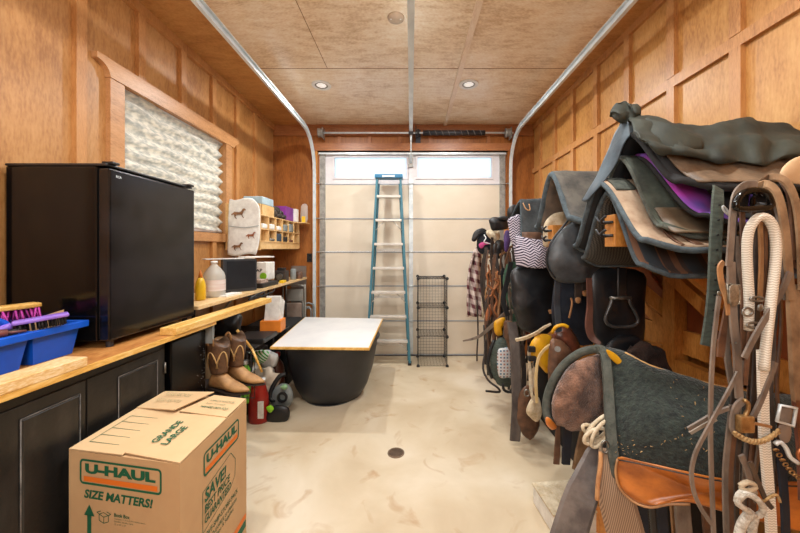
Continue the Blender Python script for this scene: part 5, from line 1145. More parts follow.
cord('hanging_cord', 'thin dark cord hanging down at the left edge of the tangle', 'cord', [(477, 300), (478, 330), (477, 352), (477, 361)], .8, LDK, Y=3.3)
cord('dark_rein', 'dark rein dangling low and curling above the floor', 'rein', [(484, 325, 3.1), (485, 350, 3.05), (483, 368, 3.0), (488, 380, 2.95), (498, 388, 2.9), (499, 392, 2.9), (486, 391, 2.85)], 1.1, LDK)
tag(build('yellow_pouch', MB().puff([(494, 322), (499, 318), (505, 318), (505, 324), (502, 328), (503, 334), (497, 337), (494, 330)], 2.8, .03, .05, nz=.01), YEL), 'small yellow padded pouch hanging above the backpack', 'pouch')
tag(build('worn_leather_blinker', MB().puff([(503, 324), (509, 320), (516, 324), (518, 334), (514, 342), (516, 352), (511, 352), (506, 342)], 2.66, .03, .05, nz=.015), LBR), 'worn brown leather pouch above the wide hanging strap', 'leather pouch')
bp_ = thing('backpack', 'dark green backpack with a printed square pattern hanging low', 'backpack', P(502, 386, 2.75))
build('bag', MB().puff([(491, 352), (495, 342), (501, 338), (509, 341), (514, 352), (514, 374), (510, 386), (500, 386), (493, 378), (490, 366)], 2.78, .04, .10, nz=.012), GRNS, bp_)
build('front_pocket', MB().puff([(498, 350), (503, 348), (512, 350), (513, 376), (508, 378), (499, 377), (497, 364)], 2.735, .03, .02, nz=.004, sharp=.3), SQRS, bp_)
build('shoulder_strap', MB().tube([P(494, 340, 2.75), P(490, 352, 2.74), P(488, 366, 2.74), P(492, 378, 2.74)], .014), BLKP, bp_)
build('bottom_loop', MB().tube([P(503, 384, 2.72), P(504, 390, 2.72), P(510, 392, 2.72), P(513, 387, 2.72)], .012), BLKP, bp_)
strap('wide_leather_strap', 'wide worn dark strap hanging to the floor in front of the backpack', 'strap', [(512, 322, 2.5), (515, 345, 2.45), (516, 375, 2.42), (517, 405, 2.40), (515, 441, 2.38)], 10.5, mat('worn_dark_strap', (98, 88, 82), (62, 54, 52), rough=.6, scale=(12, 12, 5)), .012)
strap('narrow_leather_strap', 'narrower dark strap hanging behind the wide one to the floor', 'strap', [(522, 345, 2.5), (524, 375, 2.5), (523, 405, 2.5), (521, 425, 2.5)], 5, LDK, .01)
# dark saddles in the middle
sd = thing('black_english_saddle', 'black saddle with a hanging metal stirrup beneath the mesh pads', 'saddle', (1.15, 1.85, .95))
build('flap', MB().puff([(590, 272), (610, 268), (644, 272), (645, 300), (644, 340), (634, 352), (614, 353), (597, 342), (591, 320)], 1.86, .04, .10, nz=.008), BLKL, sd)
build('seat', MB().puff([(606, 344), (618, 336), (636, 336), (646, 347), (636, 360), (614, 360), (604, 352)], 1.82, .03, .12, nz=.01), BLKL, sd)
build('stirrup_leather', MB().ribbon([P(622, 268, 1.78), P(622, 285, 1.76), P(622, 300, 1.76)], .05, .006), BLKL, sd)
s_ = build('stirrup', MB().tube([P(612, 299, 1.75), P(610, 306, 1.75), P(606, 316, 1.75), P(606, 322, 1.75), P(612, 326.5, 1.75), P(622, 327, 1.75), P(633, 326, 1.75), P(638, 321, 1.75), P(635, 312, 1.75), P(631, 305, 1.75), P(629, 299, 1.75)], .009), mat('dark_stirrup_iron', (96, 98, 100), (60, 62, 64), rough=.35, metal=.6), sd)
build('stirrup_bar', MB().tube([P(610, 298, 1.75), P(631, 298, 1.75)], .010, smooth=1), STEEL, sd)
tag(build('navy_saddle_cloth', MB().puff([(556, 282), (575, 278), (594, 282), (597, 310), (594, 342), (580, 350), (562, 345), (553, 325), (552, 300)], 2.08, .03, .12, nz=.015), NAVY), 'navy saddle cloth hanging behind the brown saddle', 'saddle cloth')
sd = thing('black_western_saddle', 'black saddle under the chevron blanket on the third rack', 'saddle', (1.0, 2.4, 1.0))
build('skirt', MB().puff([(512, 270), (530, 264), (552, 266), (560, 284), (556, 310), (552, 330), (536, 334), (522, 330), (514, 312), (511, 290)], 2.38, .05, .15, nz=.015), BLKL, sd)
build('leather_tie', MB().ribbon([P(549, 312, 2.26), P(556, 312, 2.22), P(560, 320, 2.2)], .03, .01), LTN, sd)
strap('slate_strap', 'slate blue strap hanging under the dusty black saddle flap', 'strap', [(558, 278), (557, 300), (559, 332)], 6.5, mat('dark_slate_leather', (60, 66, 74), (40, 44, 52), rough=.5), Y=1.94, th=.008)
for (u, v, lb) in ((578, 303, 'longer of the two tan-tipped leather tongues under the dusty flap'), (585, 296, 'shorter of the two tan-tipped leather tongues under the dusty flap')):
    t = thing('leather_tongue', lb, 'strap', P(u, v, 1.92)); build('tongue', MB().ribbon([P(u, 278, 1.92), P(u, 290, 1.91), P(u, v, 1.90)], .04, .008), LDK, t); build('tan_tip', MB().puff([(u-3, v-4), (u, v-6), (u+3, v-4), (u+1.5, v), (u-1.5, v)], 1.895, .008, .008, nz=0), LTN, t)
tag(build('tan_rope_end', MB().tube([P(571, 298, 1.93), P(572, 304, 1.92), P(569, 318, 1.92)], .006), LTN), 'short tan rope end hanging beside the leather tongues', 'rope')
strap('stirrup_fender', 'reddish brown leather fender strap ending in a tan tip', 'strap', [(589, 278, 1.78), (590, 305, 1.76), (589, 325, 1.75), (592, 337, 1.74), (600, 344, 1.72)], 7.5, mat('dark_red_brown_leather', (104, 66, 54), (70, 44, 38), rough=.45, scale=(10, 10, 6)), .008, widths=[.8, .9, 1.1, 1, .5])
tag(build('fleece_seat_cover', MB().puff([(626, 352), (640, 343), (656, 346), (668, 362), (672, 378), (650, 380), (630, 370)], 1.72, .04, .12, nz=.03, ns=20), mat('dark_brown_fleece', (66, 48, 40), (38, 28, 26), rough=1, bump=.8, bscale=80)), 'dark brown shaggy fleece behind the green felt pad', 'fleece')
# brown saddle with yellow
bs = thing('brown_leather_saddle', 'brown leather saddle with a round concho beside yellow padding', 'saddle', (.95, 2.0, .8))
build('seat', MB().puff([(552, 333), (560, 326), (569, 327), (577, 338), (581, 352), (574, 358), (563, 348), (553, 343)], 1.98, .06, .10, nz=.006), LRB, bs)
build('swell', MB().puff([(550, 341), (557, 340), (566, 346), (573, 356), (567, 368), (558, 382), (550, 386), (548, 366)], 1.90, .04, .10, nz=.01), LBR, bs)
build('concho', MB().disc(P(557.5, 349, 1.83), (-.3, -1, .2), .016, .006), STEEL, bs); build('yellow_piping', MB().tube([P(552, 333, 1.92), P(556, 327, 1.90), P(563, 325, 1.90), P(568, 327, 1.9)], .010), YEL, bs)
yp = thing('yellow_padded_collar', 'bright yellow padded collar with cream straps left of the brown saddle', 'collar', P(540, 372, 2.1))
build('pad', MB().puff([(530, 345), (535, 337), (545, 335), (553, 338), (552, 352), (551, 368), (547, 373), (540, 366), (535, 355), (532, 362), (529, 356)], 2.12, .04, .05, nz=.008), YEL, yp)
build('black_keeper', MB().box(P(529, 347, 2.06), P(534, 351, 2.09), .003), BLKP, yp); build('black_keeper', MB().box(P(529, 357, 2.06), P(535, 360, 2.09), .003), BLKP, yp)
strap('cream_strap', 'pale cream strap sweeping from the tangle over the yellow collar', 'strap', [(516, 340, 2.25), (525, 338, 2.2), (536, 333, 2.12), (545, 327, 2.06), (551, 324, 2.05)], 3.6, ROPE2, .012, widths=[1, 1.1, 1, .8, .5])
strap('cream_leather_rein', 'cream leather rein hanging down across the yellow collar', 'rein', [(563, 330, 2.0), (554, 342, 2.0), (544, 350, 2.02), (538, 360, 2.03), (536, 380, 2.04), (537, 403, 2.05)], 3.0, mat('cream_rein', (222, 196, 146), (196, 166, 112), rough=.7), .008)
strap('white_cinch_strap', 'white strap hanging left of the cream rein down to white fleece', 'strap', [(529, 350, 2.1), (530, 370, 2.1), (531, 390, 2.1), (534, 402, 2.1)], 3.2, ROPE2, .008)
tag(build('white_fleece_cinch', MB().puff([(529, 402), (534, 395), (539, 399), (542, 412), (538, 422), (530, 418), (526, 412)], 2.12, .03, .05, nz=.012), CREAM), 'white fleece cinch end hanging low below the yellow collar', 'cinch')
cord('cinch_ring', 'small steel ring above the white fleece cinch', 'ring', [(527+2.6*math.cos(a), 393+3.2*math.sin(a)) for a in [k*math.pi/5 for k in range(10)]], .7, STEEL, Y=2.06, closed=True)
tag(build('black_boot_bag', MB().puff([(536, 366), (546, 364), (553, 375), (552, 398), (546, 412), (538, 405), (535, 385)], 2.2, .03, .1, nz=.012), DARK), 'black cloth bag hanging behind the cream rein', 'bag')
tag(build('brown_saddle_bag', MB().puff([(520, 392), (528, 385), (536, 400), (540, 425), (530, 440), (520, 430), (517, 410)], 2.4, .03, .08, nz=.012), LBR), 'brown leather bag hanging low behind the wide strap', 'bag')
# low saddle with green felt pad
gs = thing('green_felt_saddle', 'western saddle with green felt pad and orange leather skirt nearest the camera', 'saddle', (1.0, 1.4, .5))
R0 = [(603, 349.5, 1.50), (625, 354, 1.46), (650, 367, 1.38), (685, 378, 1.33), (720, 388, 1.28), (765, 396, 1.26), (815, 400, 1.25)]
R1 = [(606.5, 385, 1.42), (628, 388, 1.36), (655, 395, 1.29), (690, 403, 1.24), (725, 410, 1.2), (765, 415, 1.2), (815, 418, 1.2)]
R2 = [(609.5, 430, 1.33), (632, 432, 1.26), (660, 435, 1.20), (692, 440, 1.16), (728, 446, 1.13), (768, 450, 1.13), (815, 452, 1.13)]
R3 = [(614, 482, 1.28), (638, 484, 1.22), (664, 488, 1.18), (695, 492, 1.14), (730, 496, 1.12), (770, 498, 1.12), (815, 500, 1.12)]
RB = [(590, 372, 1.66), (620, 376, 1.66), (642, 392, 1.6), (670, 402, 1.56), (695, 412, 1.5), (725, 420, 1.48), (755, 424, 1.46)]
fp = build('felt_pad', MB().sheet([[P(*q) for q in R] for R in (RB, R0, R1, R2, R3)], .022, 5, nz=.010, ns=14), FELT, gs)
build('yellow_lacing', MB().tube([P(q[0], q[1]-1.2, q[2]-.01) for q in R0[1:]], .006), mat('tan_lacing', (214, 170, 110), (190, 144, 84), rough=.7), fp)
build('front_border', MB().ribbon([P(596, 349, 1.52), P(604, 352, 1.47), P(607, 368, 1.42), (P(609, 395, 1.37)), P(611, 430, 1.30), P(614, 460, 1.26), P(619, 484, 1.25)], .042, .030, (-.5, -1, 0), 5), FELTE, gs)
build('arch_border', MB().tube([P(603, 350, 1.50), P(592, 349.5, 1.52), P(578, 354, 1.55), P(563, 366, 1.58), P(552, 383, 1.60), P(546.5, 401, 1.60), P(547, 416, 1.58), P(553, 425, 1.56)], .019), FELTE, gs)
build('fleece_lining', MB().puff([(603, 356), (588, 356), (570, 366), (558, 383), (552, 402), (554, 420), (566, 430), (582, 432), (598, 425), (607, 412), (609, 385)], 1.53, .06, .16, nz=.014, ns=24), FLEECE, gs)
build('wither_patch', MB().puff([(606, 350), (611, 351), (619, 357), (627, 369), (618, 365), (610, 358)], 1.425, .008, .012, k=4, nz=0, sharp=.3), YEL, gs)
build('skirt_tip', MB().puff([(546, 417), (551, 419), (557, 427), (552, 430), (546, 424)], 1.54, .012, .02, nz=0), LOR, gs)
sk_ = build('leather_skirt', MB().puff([(618, 457, 1.22), (640, 461, 1.17), (680, 470, 1.11), (720, 478, 1.08), (765, 482, 1.07), (818, 484, 1.07), (822, 512, 1.07), (818, 532, 1.07), (770, 524, 1.07), (725, 512, 1.08), (690, 503, 1.11), (668, 503, 1.13), (650, 506, 1.16), (633, 500, 1.19), (620, 487, 1.21), (616, 472, 1.22)], 1.1, .016, .016, k=4, nz=.002, sharp=.25), LOR, gs)
build('skirt_stitching', MB().tube([P(619, 460, 1.198), P(640, 464, 1.148), P(680, 473, 1.086), P(720, 481, 1.056), P(765, 485, 1.046), P(815, 487, 1.045)], .0025, n=5), LDK, sk_)
build('rear_edge', MB().tube([P(617.5, 459, 1.215), P(615.5, 472, 1.21), P(619.5, 488, 1.20), P(633, 501.5, 1.175), P(650, 507.5, 1.145), P(668, 504.5, 1.12), P(690, 504.5, 1.10)], .004), LTN, sk_)
r_ = random.Random(9); hm = MB()
for i in range(170):
    u = r_.gauss(632, 12) if i < 90 else r_.uniform(612, 715); v = r_.uniform(372, 455)
    if u < 611: continue
    f = (u-609)/106; y = 1.42-(v-385)*.0020-f*.20-.014; a = r_.uniform(0, 3.1)
    p = P(u, v, y-.006); hm.tube([p, p+Vector((math.cos(a), 0, math.sin(a)))*r_.uniform(.004, .010)], .0008 if i % 4 else .0015, n=4, smooth=1)
o = build('hay_bits', hm, JUTE, fp); o['kind'] = 'stuff'
strap('worn_stirrup_strap', 'wide dark scuffed leather strap slanting down left below the saddle', 'strap', [(603, 440, 1.36), (598, 458, 1.34), (590, 478, 1.32), (580, 500, 1.30), (566, 545, 1.28)], 27, mat('scuffed_dark_leather', (122, 114, 110), (78, 72, 72), rough=.5, scale=(10, 10, 10), bump=.15), .012, widths=[.5, .95, 1.1, 1.15, 1.2], face=(-.3, -1, 0))
cn = thing('mohair_cinch', 'ribbed tan mohair cinch hanging from a ring below the green pad', 'cinch', P(618, 500, 1.2))
build('woven_band', MB().ribbon([P(605, 448, 1.29), P(607, 462, 1.27), P(611, 480, 1.25), P(618, 505, 1.23), P(630, 550, 1.21)], 31*1.24/F, .014, (-.2, -1, 0), 6, [.35, .55, .85, 1.1, 1.15]), RIBS, cn)
build('fleece_edge', MB().tube([P(601, 452, 1.28), P(600.5, 466, 1.26), P(598, 482, 1.24), P(597, 500, 1.23)], .008), mat('tan_edge_fluff', (196, 146, 98), (160, 110, 70), rough=1, bump=.6), cn)
build('ring', MB().tube([P(605+3.6*math.cos(a), 447+6*math.sin(a), 1.27) for a in [k*math.pi/6 for k in range(12)]], .004, closed=True), STEEL, cn)
rc = thing('white_rope_coil', 'coil of white cord tied under the green felt pad', 'rope', P(595, 430, 1.36))
for i, (cu_, cv_, a, b, rot) in enumerate(((590, 430, 8, 4, .5), (597, 432, 15, 8, -.9), (600, 428, 17, 7, -.8), (595, 436, 12, 6, -.5), (601, 434, 15, 6, -1.0))):
    build('loop', MB().tube([P(cu_+a*math.cos(t)*math.cos(rot)-b*math.sin(t)*math.sin(rot), cv_+a*math.cos(t)*math.sin(rot)+b*math.sin(t)*math.cos(rot), 1.37-.012*i) for t in [k*math.pi/7 for k in range(14)]], .0075, closed=True, smooth=3), ROPE2, rc)
strap('brown_strap_end', 'rounded brown strap end hanging below the brown fleece', 'strap', [(558, 425, 1.62), (557.5, 445, 1.62), (556.5, 464, 1.62)], 6, LBR, .008, widths=[.7, 1, 1.1])
strap('navy_strap_end', 'dark navy strap hanging beside the rounded brown strap end', 'strap', [(568, 428, 1.60), (567, 445, 1.60), (566, 464, 1.60)], 9, NAVY, .014)
strap('tan_suede_flap', 'tan suede flap hanging behind the worn slanting strap', 'suede', [(585, 430, 1.66), (583, 450, 1.66), (580, 470, 1.66)], 15, SUED, .012, widths=[.6, 1, 1.1])
for i, (u, m, wd, nm, lb) in enumerate(((641, NAVY, 12, 'navy_leg_strap', 'navy strap hanging first under the orange skirt'), (651, BLKL, 5, 'black_leg_strap', 'narrow black strap hanging under the orange skirt'), (661, NAVY, 11, 'dark_blue_strap', 'second navy strap hanging under the orange skirt, right of the black one'), (682, LGR, 17, 'grey_brown_fender', 'wide grey-brown leather fender hanging under the orange skirt'), (705, LBR, 9, 'brown_fender', 'brown leather strap hanging right of the wide grey fender'), (672, LTN, 5, 'tan_leg_strap', 'tan strap hanging between navy strap and grey fender'))):
    strap(nm, lb, 'strap', [(u, 494, 1.24+.015*i), (u+1, 515, 1.24+.015*i), (u+5, 560, 1.23+.015*i)], wd, m, .010)
wb = thing('white_floor_box', 'dirty white box on the floor under the slanting strap', 'box', (.84, 1.75, 0))
build('box', MB().obox((.72, 1.64, 0), (1, .1, 0), (-.1, 1, 0), up, (0, 0, 0), (.26, .22, .10), .006), PAPER, wb); build('lid', MB().obox((.715, 1.635, .10), (1, .1, 0), (-.1, 1, 0), up, (0, 0, 0), (.27, .23, .012), .003), CREAM, wb)
tag(build('wood_block', MB().obox((.98, 1.62, 0), (.8, .6, 0), (-.6, .8, 0), up, (0, 0, 0), (.3, .09, .14), .004), RACKW), 'stained wood block on the floor beside the white box', 'block')
tk = thing('black_tack_trunk', 'black tack trunk on the floor against the right wall', 'trunk', (1.35, 2.0, 0))
build('body', B((1.10, 1.50, 0), (1.55, 2.9, .40), .015), DARK, tk); build('lid', B((1.09, 1.49, .40), (1.55, 2.91, .45), .015), BLKP, tk)
# ------------------------------------------------------------------ nearest bridles
r_ = random.Random(21); _extra = [
 ('grey_rein', 'grey leather rein hanging in the near bundle on the hook', LGR, 6, 'grey reins in the near bundle'), ('brown_rein', 'brown leather rein hanging in the near bundle on the hook', LBR, 5, 'brown reins in the near bundle'), ('black_rein', 'black leather rein hanging in the near bundle on the hook', LDK, 5, 'black reins in the near bundle')]
for nm, lb, m, cnt, grp in _extra:
    for i in range(cnt):
        u = r_.uniform(729, 782); a = r_.uniform(206, 250); b = r_.uniform(390, 560); Yi = 1.02+r_.uniform(.0, .06)
        strap(nm, lb, 'rein', [(u+r_.uniform(-3, 3), a, Yi), (u+r_.uniform(-5, 5), a+(b-a)*.25, Yi), (u+r_.uniform(-6, 6), a+(b-a)*.5, Yi), (u+r_.uniform(-6, 6), a+(b-a)*.75, Yi), (u+r_.uniform(-5, 5), b, Yi)], r_.uniform(3.2, 7), m, .006, group=grp, face=(r_.uniform(-.5, .5), -1, 0))
hk = thing('bridle_hook', 'black iron hook bar holding the nearest bridles and straps', 'hook', (1.2, 1.05, 1.56))
build('arm', MB().tube([P(752, 206, 1.04), (1.35, 1.05, P(752, 206, 1.04).z), (XR-.0, 1.06, P(752, 206, 1.04).z)], .012, smooth=1), WIRE, hk)
build('half_ring', MB().tube([P(737, 208, .965), P(736.5, 202, .965), P(741, 195, .965), P(748, 191, .965), P(758, 190, .965), P(766, 193, .965), P(770, 200, .965), P(770, 207, .965), P(752, 209, .965)], .0095, closed=True), BLKG, hk)
build('neck', MB().tube([P(754, 191, .965), P(753, 195, 1.0), P(752, 206, 1.05)], .010), BLKG, hk)
br1 = thing('leather_bridle', 'grey-brown leather bridle with steel buckle hanging leftmost on the hook', 'bridle', P(733, 400, 1.0))
def bp(name, pts, w, m, th=.005, widths=None, face=(0, -1, 0), T_=None): return strap(name, None, None, pts, w, m, th, parent=T_ or br1, widths=widths, face=face)
bp('crown_strap', [(757, 184, 1.0), (745, 185, 1.0), (736, 194, .99), (733, 210, .985), (731, 240, .98), (729, 266, .98)], 7.5, LGR)
bp('cheek_strap', [(731, 262, .985), (732, 290, .985), (734, 325, .985), (737, 352, .985), (738, 380, .985), (739.5, 398, .985)], 9, LGR, .006)
bp('keeper_strap', [(724, 262, .99), (720, 268, .99), (722, 285, .99), (727, 300, .985), (729, 315, .985)], 6, LTN)
bp('strap_end', [(727, 300, 1.0), (725, 320, 1.0), (722, 340, 1.0), (720.5, 357, 1.0)], 8, LBR, .005, [.5, .8, 1.1, 1])
b_ = MB().tube([P(728, 284, .975), P(739, 285, .975), P(740, 304, .975), P(729, 303, .975)], .0035, closed=True, smooth=1); b_.puff([(729.5, 286), (738.5, 286), (739, 303), (734, 306), (729.5, 303)], .968, .004, .004, nz=0, sharp=.3)
build('buckle', b_, mat('antique_buckle', (160, 152, 138), (104, 96, 84), rough=.4, metal=.6, scale=(60, 60, 60)), br1)
build('stud', MB().puff([(717, 292), (719, 291), (721.5, 293), (720, 296), (717, 295)], .975, .005, .006, nz=0), STEEL, br1)
bp('throat_strap', [(742, 208, 1.0), (743, 240, .995), (744, 275, .995), (743, 320, .995), (744, 360, .995)], 6, LBR)
for (u, v) in ((732, 260.5), (736, 343), (737, 376)): build('hole_stud', MB().disc(P(u, v, .979), (0, -1, 0), .003, .002, 12), STEEL, br1)
bp('rein', [(719, 296, .99), (716, 320, .985), (713, 350, .98), (711, 390, .975), (710.5, 440, .97), (712, 490, .965), (714, 545, .96)], 4.6, LGR, .006)
bp('rein', [(738, 372, .975), (729, 390, .97), (718, 410, .965), (706, 432, .96), (696, 452, .96), (691.5, 472, .96), (694, 492, .96), (702, 510, .96), (712, 524, .96)], 4.2, LGR, .006)
bp('split_rein_end', [(688, 429, 1.0), (700, 422, .995), (714, 414, .99), (729, 408, .985)], 4.6, LGR, .006)
bp('split_rein_end', [(690, 433, 1.01), (702, 426, 1.0), (716, 419, .995)], 4, mat('dusty_rein', (150, 138, 124), (116, 104, 92), rough=.7), .006)
bp('noseband', [(744, 400, .98), (736, 408, .98), (733, 425, .98), (736, 433, .98)], 8, LGR, .007)
br2 = thing('curb_bit_bridle', 'dark leather headstall with brass snap and twisted noseband', 'bridle', P(748, 440, 1.0))
bp('headstall', [(754, 210, 1.01), (756, 250, 1.005), (757, 300, 1.0), (756, 350, 1.0), (753, 400, 1.0), (750, 440, 1.0)], 6, LDK, T_=br2)
bp('beaded_strap', [(760, 222, 1.0), (761, 260, .995), (760, 300, .99)], 4, LTN, .008, T_=br2); bp('beaded_strap', [(765, 226, 1.0), (765, 260, .995), (763, 296, .99)], 3.4, LBR, .008, T_=br2)
bp('side_strap', [(750, 330, .985), (747, 360, .985), (745, 385, .985)], 5, LBR, T_=br2)
bp('side_strap', [(775, 362, .975), (768, 382, .97), (760, 402, .97), (753, 417, .97)], 5.5, LGR, .008, T_=br2)
for (u, v, a, b) in ((757, 299, 6.5, 2), (754, 325, 7, 2.4), (747.5, 312, 5, 4)): build('dee_ring', MB().tube([P(u+a*math.cos(t), v+b*math.sin(t), .965) for t in [k*math.pi/6 for k in range(12)]], .0035, closed=True), STEEL, br2)
build('ball_stud', MB().puff([(758, 305), (762, 304), (764, 308), (762, 311), (758, 311), (757, 308)], .96, .008, .008, nz=0), STEEL, br2)
BRS = mat('dull_brass', (176, 140, 92), (128, 96, 58), rough=.4, metal=.6, scale=(40, 40, 40))
build('snap_hook', MB().tube([P(744, 400, .965), P(748, 403, .965), P(748, 410, .965), P(745, 416, .965), P(745, 424, .965)], .0055), BRS, br2); build('snap_body', MB().box(P(741, 417, .955), P(748.5, 430, .975), .004), BRS, br2)
tw = MB()
for ph in (0, math.pi):
    pts = []
    for i in range(49):
        t = i/48; u = 734+45*t; v = 433+12*math.sin(math.pi*t*.9)-6*t; pts.append(P(u, v+1.8*math.sin(t*40+ph), .955+.005*math.cos(t*40+ph)))
    tw.tube(pts, .0042, n=6, smooth=1)
build('twisted_noseband', tw, JUTE, br2)
bp('cross_strap', [(748, 423, .96), (758, 424, .96), (771, 427, .96)], 3, LTN, .006, T_=br2)
bp('curb_strap', [(741, 455, .96), (747, 470, .96), (752, 490, .96), (757, 502, .96)], 6, LGR, .006, T_=br2); bp('curb_strap', [(750, 462, .955), (757, 480, .955), (766, 500, .955), (772, 508, .955)], 5, mat('dark_brown_tie', (92, 76, 62), (62, 50, 42)), .006, T_=br2)
for i, (u0, m, wd) in enumerate(((728, LGR, 6), (733, LBR, 6), (739, LDK, 5), (755, LBR, 8), (747, LGR, 4))):
    bp('hanging_rein', [(u0+4, 405+i*6, 1.0+.012*i), (u0, 440, 1.0+.012*i), (u0-3, 480, 1.0+.012*i), (u0-1, 550, 1.0+.012*i)], wd, m, .006, T_=br2)
wg = thing('white_braided_lead', 'thick white braided rope looped over the hook and hanging down', 'rope', P(760, 350, .97))
build('braid', MB().tube([P(748, 330, .99), P(749, 300, .985), P(747.5, 270, .98), P(747, 245, .975), P(750, 228, .97), P(759, 217, .965), P(769, 220, .965), P(775, 234, .965), P(776, 256, .965), P(773, 285, .965), P(769, 318, .965), P(766, 345, .965), P(764, 370, .965)], .0125, n=14), BRAID, wg)
build('flat_girth', MB().ribbon([P(762, 350, .975), P(763, 390, .975), P(764, 430, .97), P(767, 470, .965), P(770, 510, .96), P(772, 550, .96)], 11*.97/F, .010, smooth=5), BRAID, wg)
cw = thing('white_cord_hank', 'hank of white cord knotted at the bottom among the straps', 'rope', P(750, 520, .94))
build('wrap', MB().tube([P(738, 500, .95), P(746, 494, .94), P(758, 500, .94), P(763, 510, .945), P(756, 516, .95), P(744, 508, .945), P(737, 502, .945), P(742, 492, .955), P(755, 492, .96)], .0085), ROPEW, cw); build('strand', MB().tube([P(753, 512, .95), P(746, 518, .95), P(740, 530, .95), P(738, 548, .95)], .012).tube([P(755, 514, .955), P(752, 530, .955), P(754, 548, .955)], .011), ROPEW, cw); build('top_wrap', MB().tube([P(740, 486, .96), P(748, 482, .955), P(756, 486, .96), P(748, 491, .955), P(740, 487, .96)], .007), ROPE2, cw)
cord('twine_end', 'loose end of tan twine beside the white ribbed girth', 'twine', [(762, 502, .955), (770, 497, .95), (777, 495, .95), (780, 502, .95)], 1.3, JUTE)
bc = thing('suede_breast_collar', 'tan suede breast collar straps draped over the right side of the hook', 'breast collar', P(790, 300, 1.0))
def bq(name, pts, w, m, th=.007, widths=None): return strap(name, None, None, pts, w, m, th, parent=bc, widths=widths)
bq('shoulder_strap', [(752, 190, 1.03), (764, 184, 1.0), (775, 190, .985), (782, 210, .98), (786, 240, .98), (789, 275, .98), (791, 300, .98)], 9, SUED)
bq('shoulder_strap', [(757, 184, 1.05), (770, 177, 1.01), (785, 181, .99), (795, 200, .985), (800, 235, .985), (802, 290, .985)], 8, SUED)
bq('inner_strap', [(762, 194, 1.04), (772, 198, 1.0), (779, 220, .99), (783, 260, .99), (785, 300, .99)], 4, LGR)
bq('inner_strap', [(778, 178, 1.03), (788, 192, 1.0), (792, 215, 1.0), (794, 260, 1.0)], 5, LBR)
bq('chest_band', [(792, 285, 1.0), (794, 310, 1.0), (796, 350, 1.0), (797, 385, 1.0), (800, 420, 1.0)], 15, SUED, .012, [.8, 1, 1, .9, .7])
bq('tie_down', [(790, 272, .965), (781, 292, .962), (768, 314, .96), (755, 336, .96), (744, 358, .96)], 6.5, LGR)
bq('lower_band', [(799, 395, 1.0), (800, 420, .995), (803, 450, .99), (805, 500, .99)], 13, LRB, .01)
build('buckle', MB().tube([P(780, 405, .955), P(796, 408, .955), P(793, 426, .955), P(777, 421, .955)], .005, closed=True, smooth=1), GALV, bc); build('billet', MB().puff([(781, 408), (793, 410), (791, 423), (780, 420)], .97, .004, .004, nz=0, sharp=.3), LGR, bc)
build('buckle_plate', MB().puff([(779, 425), (791, 427), (790, 440), (785, 443), (779, 438)], .965, .005, .005, nz=0, sharp=.3), mat('worn_plate', (150, 138, 128), (110, 98, 90), metal=.4), bc)
build('hook_rod', MB().tube([P(775, 444, .95), P(780, 442, .95), P(786, 448, .95), P(790, 457, .95), P(798, 463, .95)], .006), GALV, bc)
cw = MB()
for k in range(9):
    u = 776+k*3.2; v = 450+16*math.sin(k*.22)+k*1.6; t0 = k % 2; cw.tube([P(u+2.6*math.cos(a), v+1.8*math.sin(a)*(1 if t0 else .5), .95+.006*math.sin(a)*(0 if t0 else 1)) for a in [q*math.pi/4 for q in range(8)]], .0022, n=5, smooth=1, closed=True)
build('curb_chain', cw, BRS, bc); build('copper_ring', MB().tube([P(803+5*math.cos(a), 455+6*math.sin(a), .95) for a in [k*math.pi/6 for k in range(12)]], .005, closed=True), mat('copper', (176, 104, 62), (140, 80, 46), metal=.6, rough=.35), bc)
gw = thing('green_nylon_strap', 'wide grey-green nylon strap with punched holes hanging left of the bridle', 'strap', P(714, 346, 1.06))
g1 = build('webbing', MB().ribbon([P(718.5, 188, 1.125), P(718, 202, 1.10), P(716, 240, 1.08), P(714, 290, 1.07), P(711, 320, 1.065), P(707, 346, 1.06)], 14*1.08/F, .005, smooth=5), GRNS, gw)
for i in range(9):
    v = 205+i*15; u = 719.5-(v-200)*.055
    build('eyelet', MB().disc(P(u, v, 1.085-(v-205)*.00022-.004), (0, -1, 0), .0032, .003, 12), DARK, gw)
cord('small_steel_ring', 'small steel dee ring at the top of the green nylon strap', 'ring', [(723, 206), (727, 210), (729, 215), (726, 213), (723, 209)], .9, GALV, Y=1.06, closed=True)
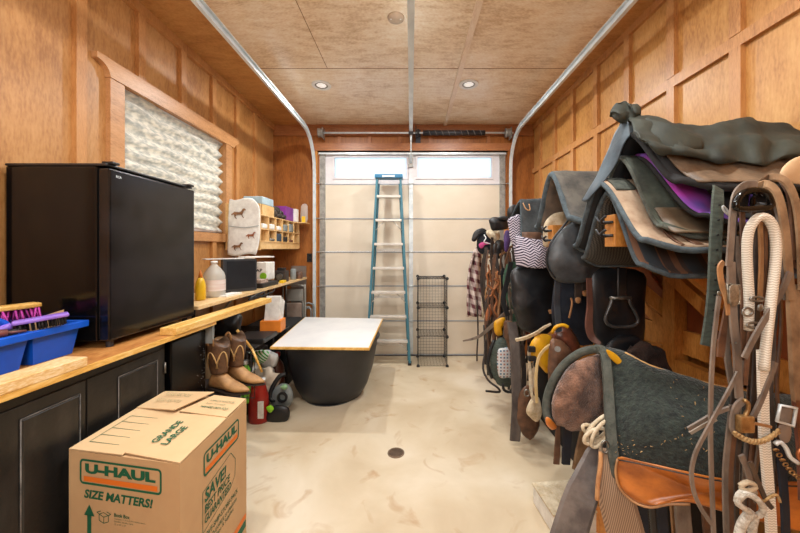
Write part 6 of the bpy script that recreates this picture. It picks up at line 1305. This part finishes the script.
strap('dark_drop_strap', 'dark strap hanging at the far right behind the ribbed girth', 'strap', [(779, 440, 1.02), (782, 470, 1.02), (785, 510, 1.02), (786, 550, 1.02)], 9, NAVY, .008)
# ------------------------------------------------------------------ camera and light
cam = bpy.data.cameras.new('camera'); cam.sensor_width = 36; cam.lens = 36*F/800; cam.shift_x = -(VX-400)/800; cam.shift_y = -(266.5-VY)/800
cam.clip_start = .02; cam.clip_end = 200
co = bpy.data.objects.new('camera', cam); co.location = (0, 0, CH); co.rotation_euler = (math.pi/2, 0, 0); C.objects.link(co); bpy.context.scene.camera = co
wd = bpy.data.worlds.new('world'); bpy.context.scene.world = wd; wd.use_nodes = True; nt = wd.node_tree
bg = nt.nodes['Background']; bg.inputs[0].default_value = (.86, .93, 1, 1); bg.inputs[1].default_value = 2.2
def lamp(name, kind, loc, rot, energy, col=(1, 1, 1), **k):
    l = bpy.data.lights.new(name, kind); l.energy = energy; l.color = col
    for a, b in k.items(): setattr(l, a, b)
    o = bpy.data.objects.new(name, l); o.location = loc; o.rotation_euler = rot; C.objects.link(o)
WARM = (.96, .98, .95)
for x, y in ((-.918, 3.33), (.587, 3.31), (-.918, .9), (.587, .9)):  # nearer pair is an assumed second row, out of view
    lamp('recessed_lamp', 'AREA', (x, y, ZC-.03), (0, 0, 0), 24, WARM, shape='DISK', size=.12)
lamp('rear_fill_light', 'POINT', (-.3, -.8, 2.0), (0, 0, 0), 95, (.90, .97, 1), shadow_soft_size=.5)  # unseen fill light added behind the camera to brighten the room
lamp('ceiling_fill_light', 'AREA', (0, 2.0, ZC-.05), (0, 0, 0), 25, (.90, .97, 1), shape='RECTANGLE', size=1.2, size_y=1.2)  # soft area fill added below the ceiling, not a real lamp panel
lamp('sun', 'SUN', (-6, 2, 6), (0, math.radians(-52), math.radians(10)), 3, (1, .96, .9), angle=.02)
vs = bpy.context.scene.view_settings; vs.view_transform = 'Standard'; vs.look = 'None'; vs.gamma = 1; vs.use_curve_mapping = False; vs.exposure = .16
for o in list(bpy.data.objects):
    if '_o' in o: del o['_o']
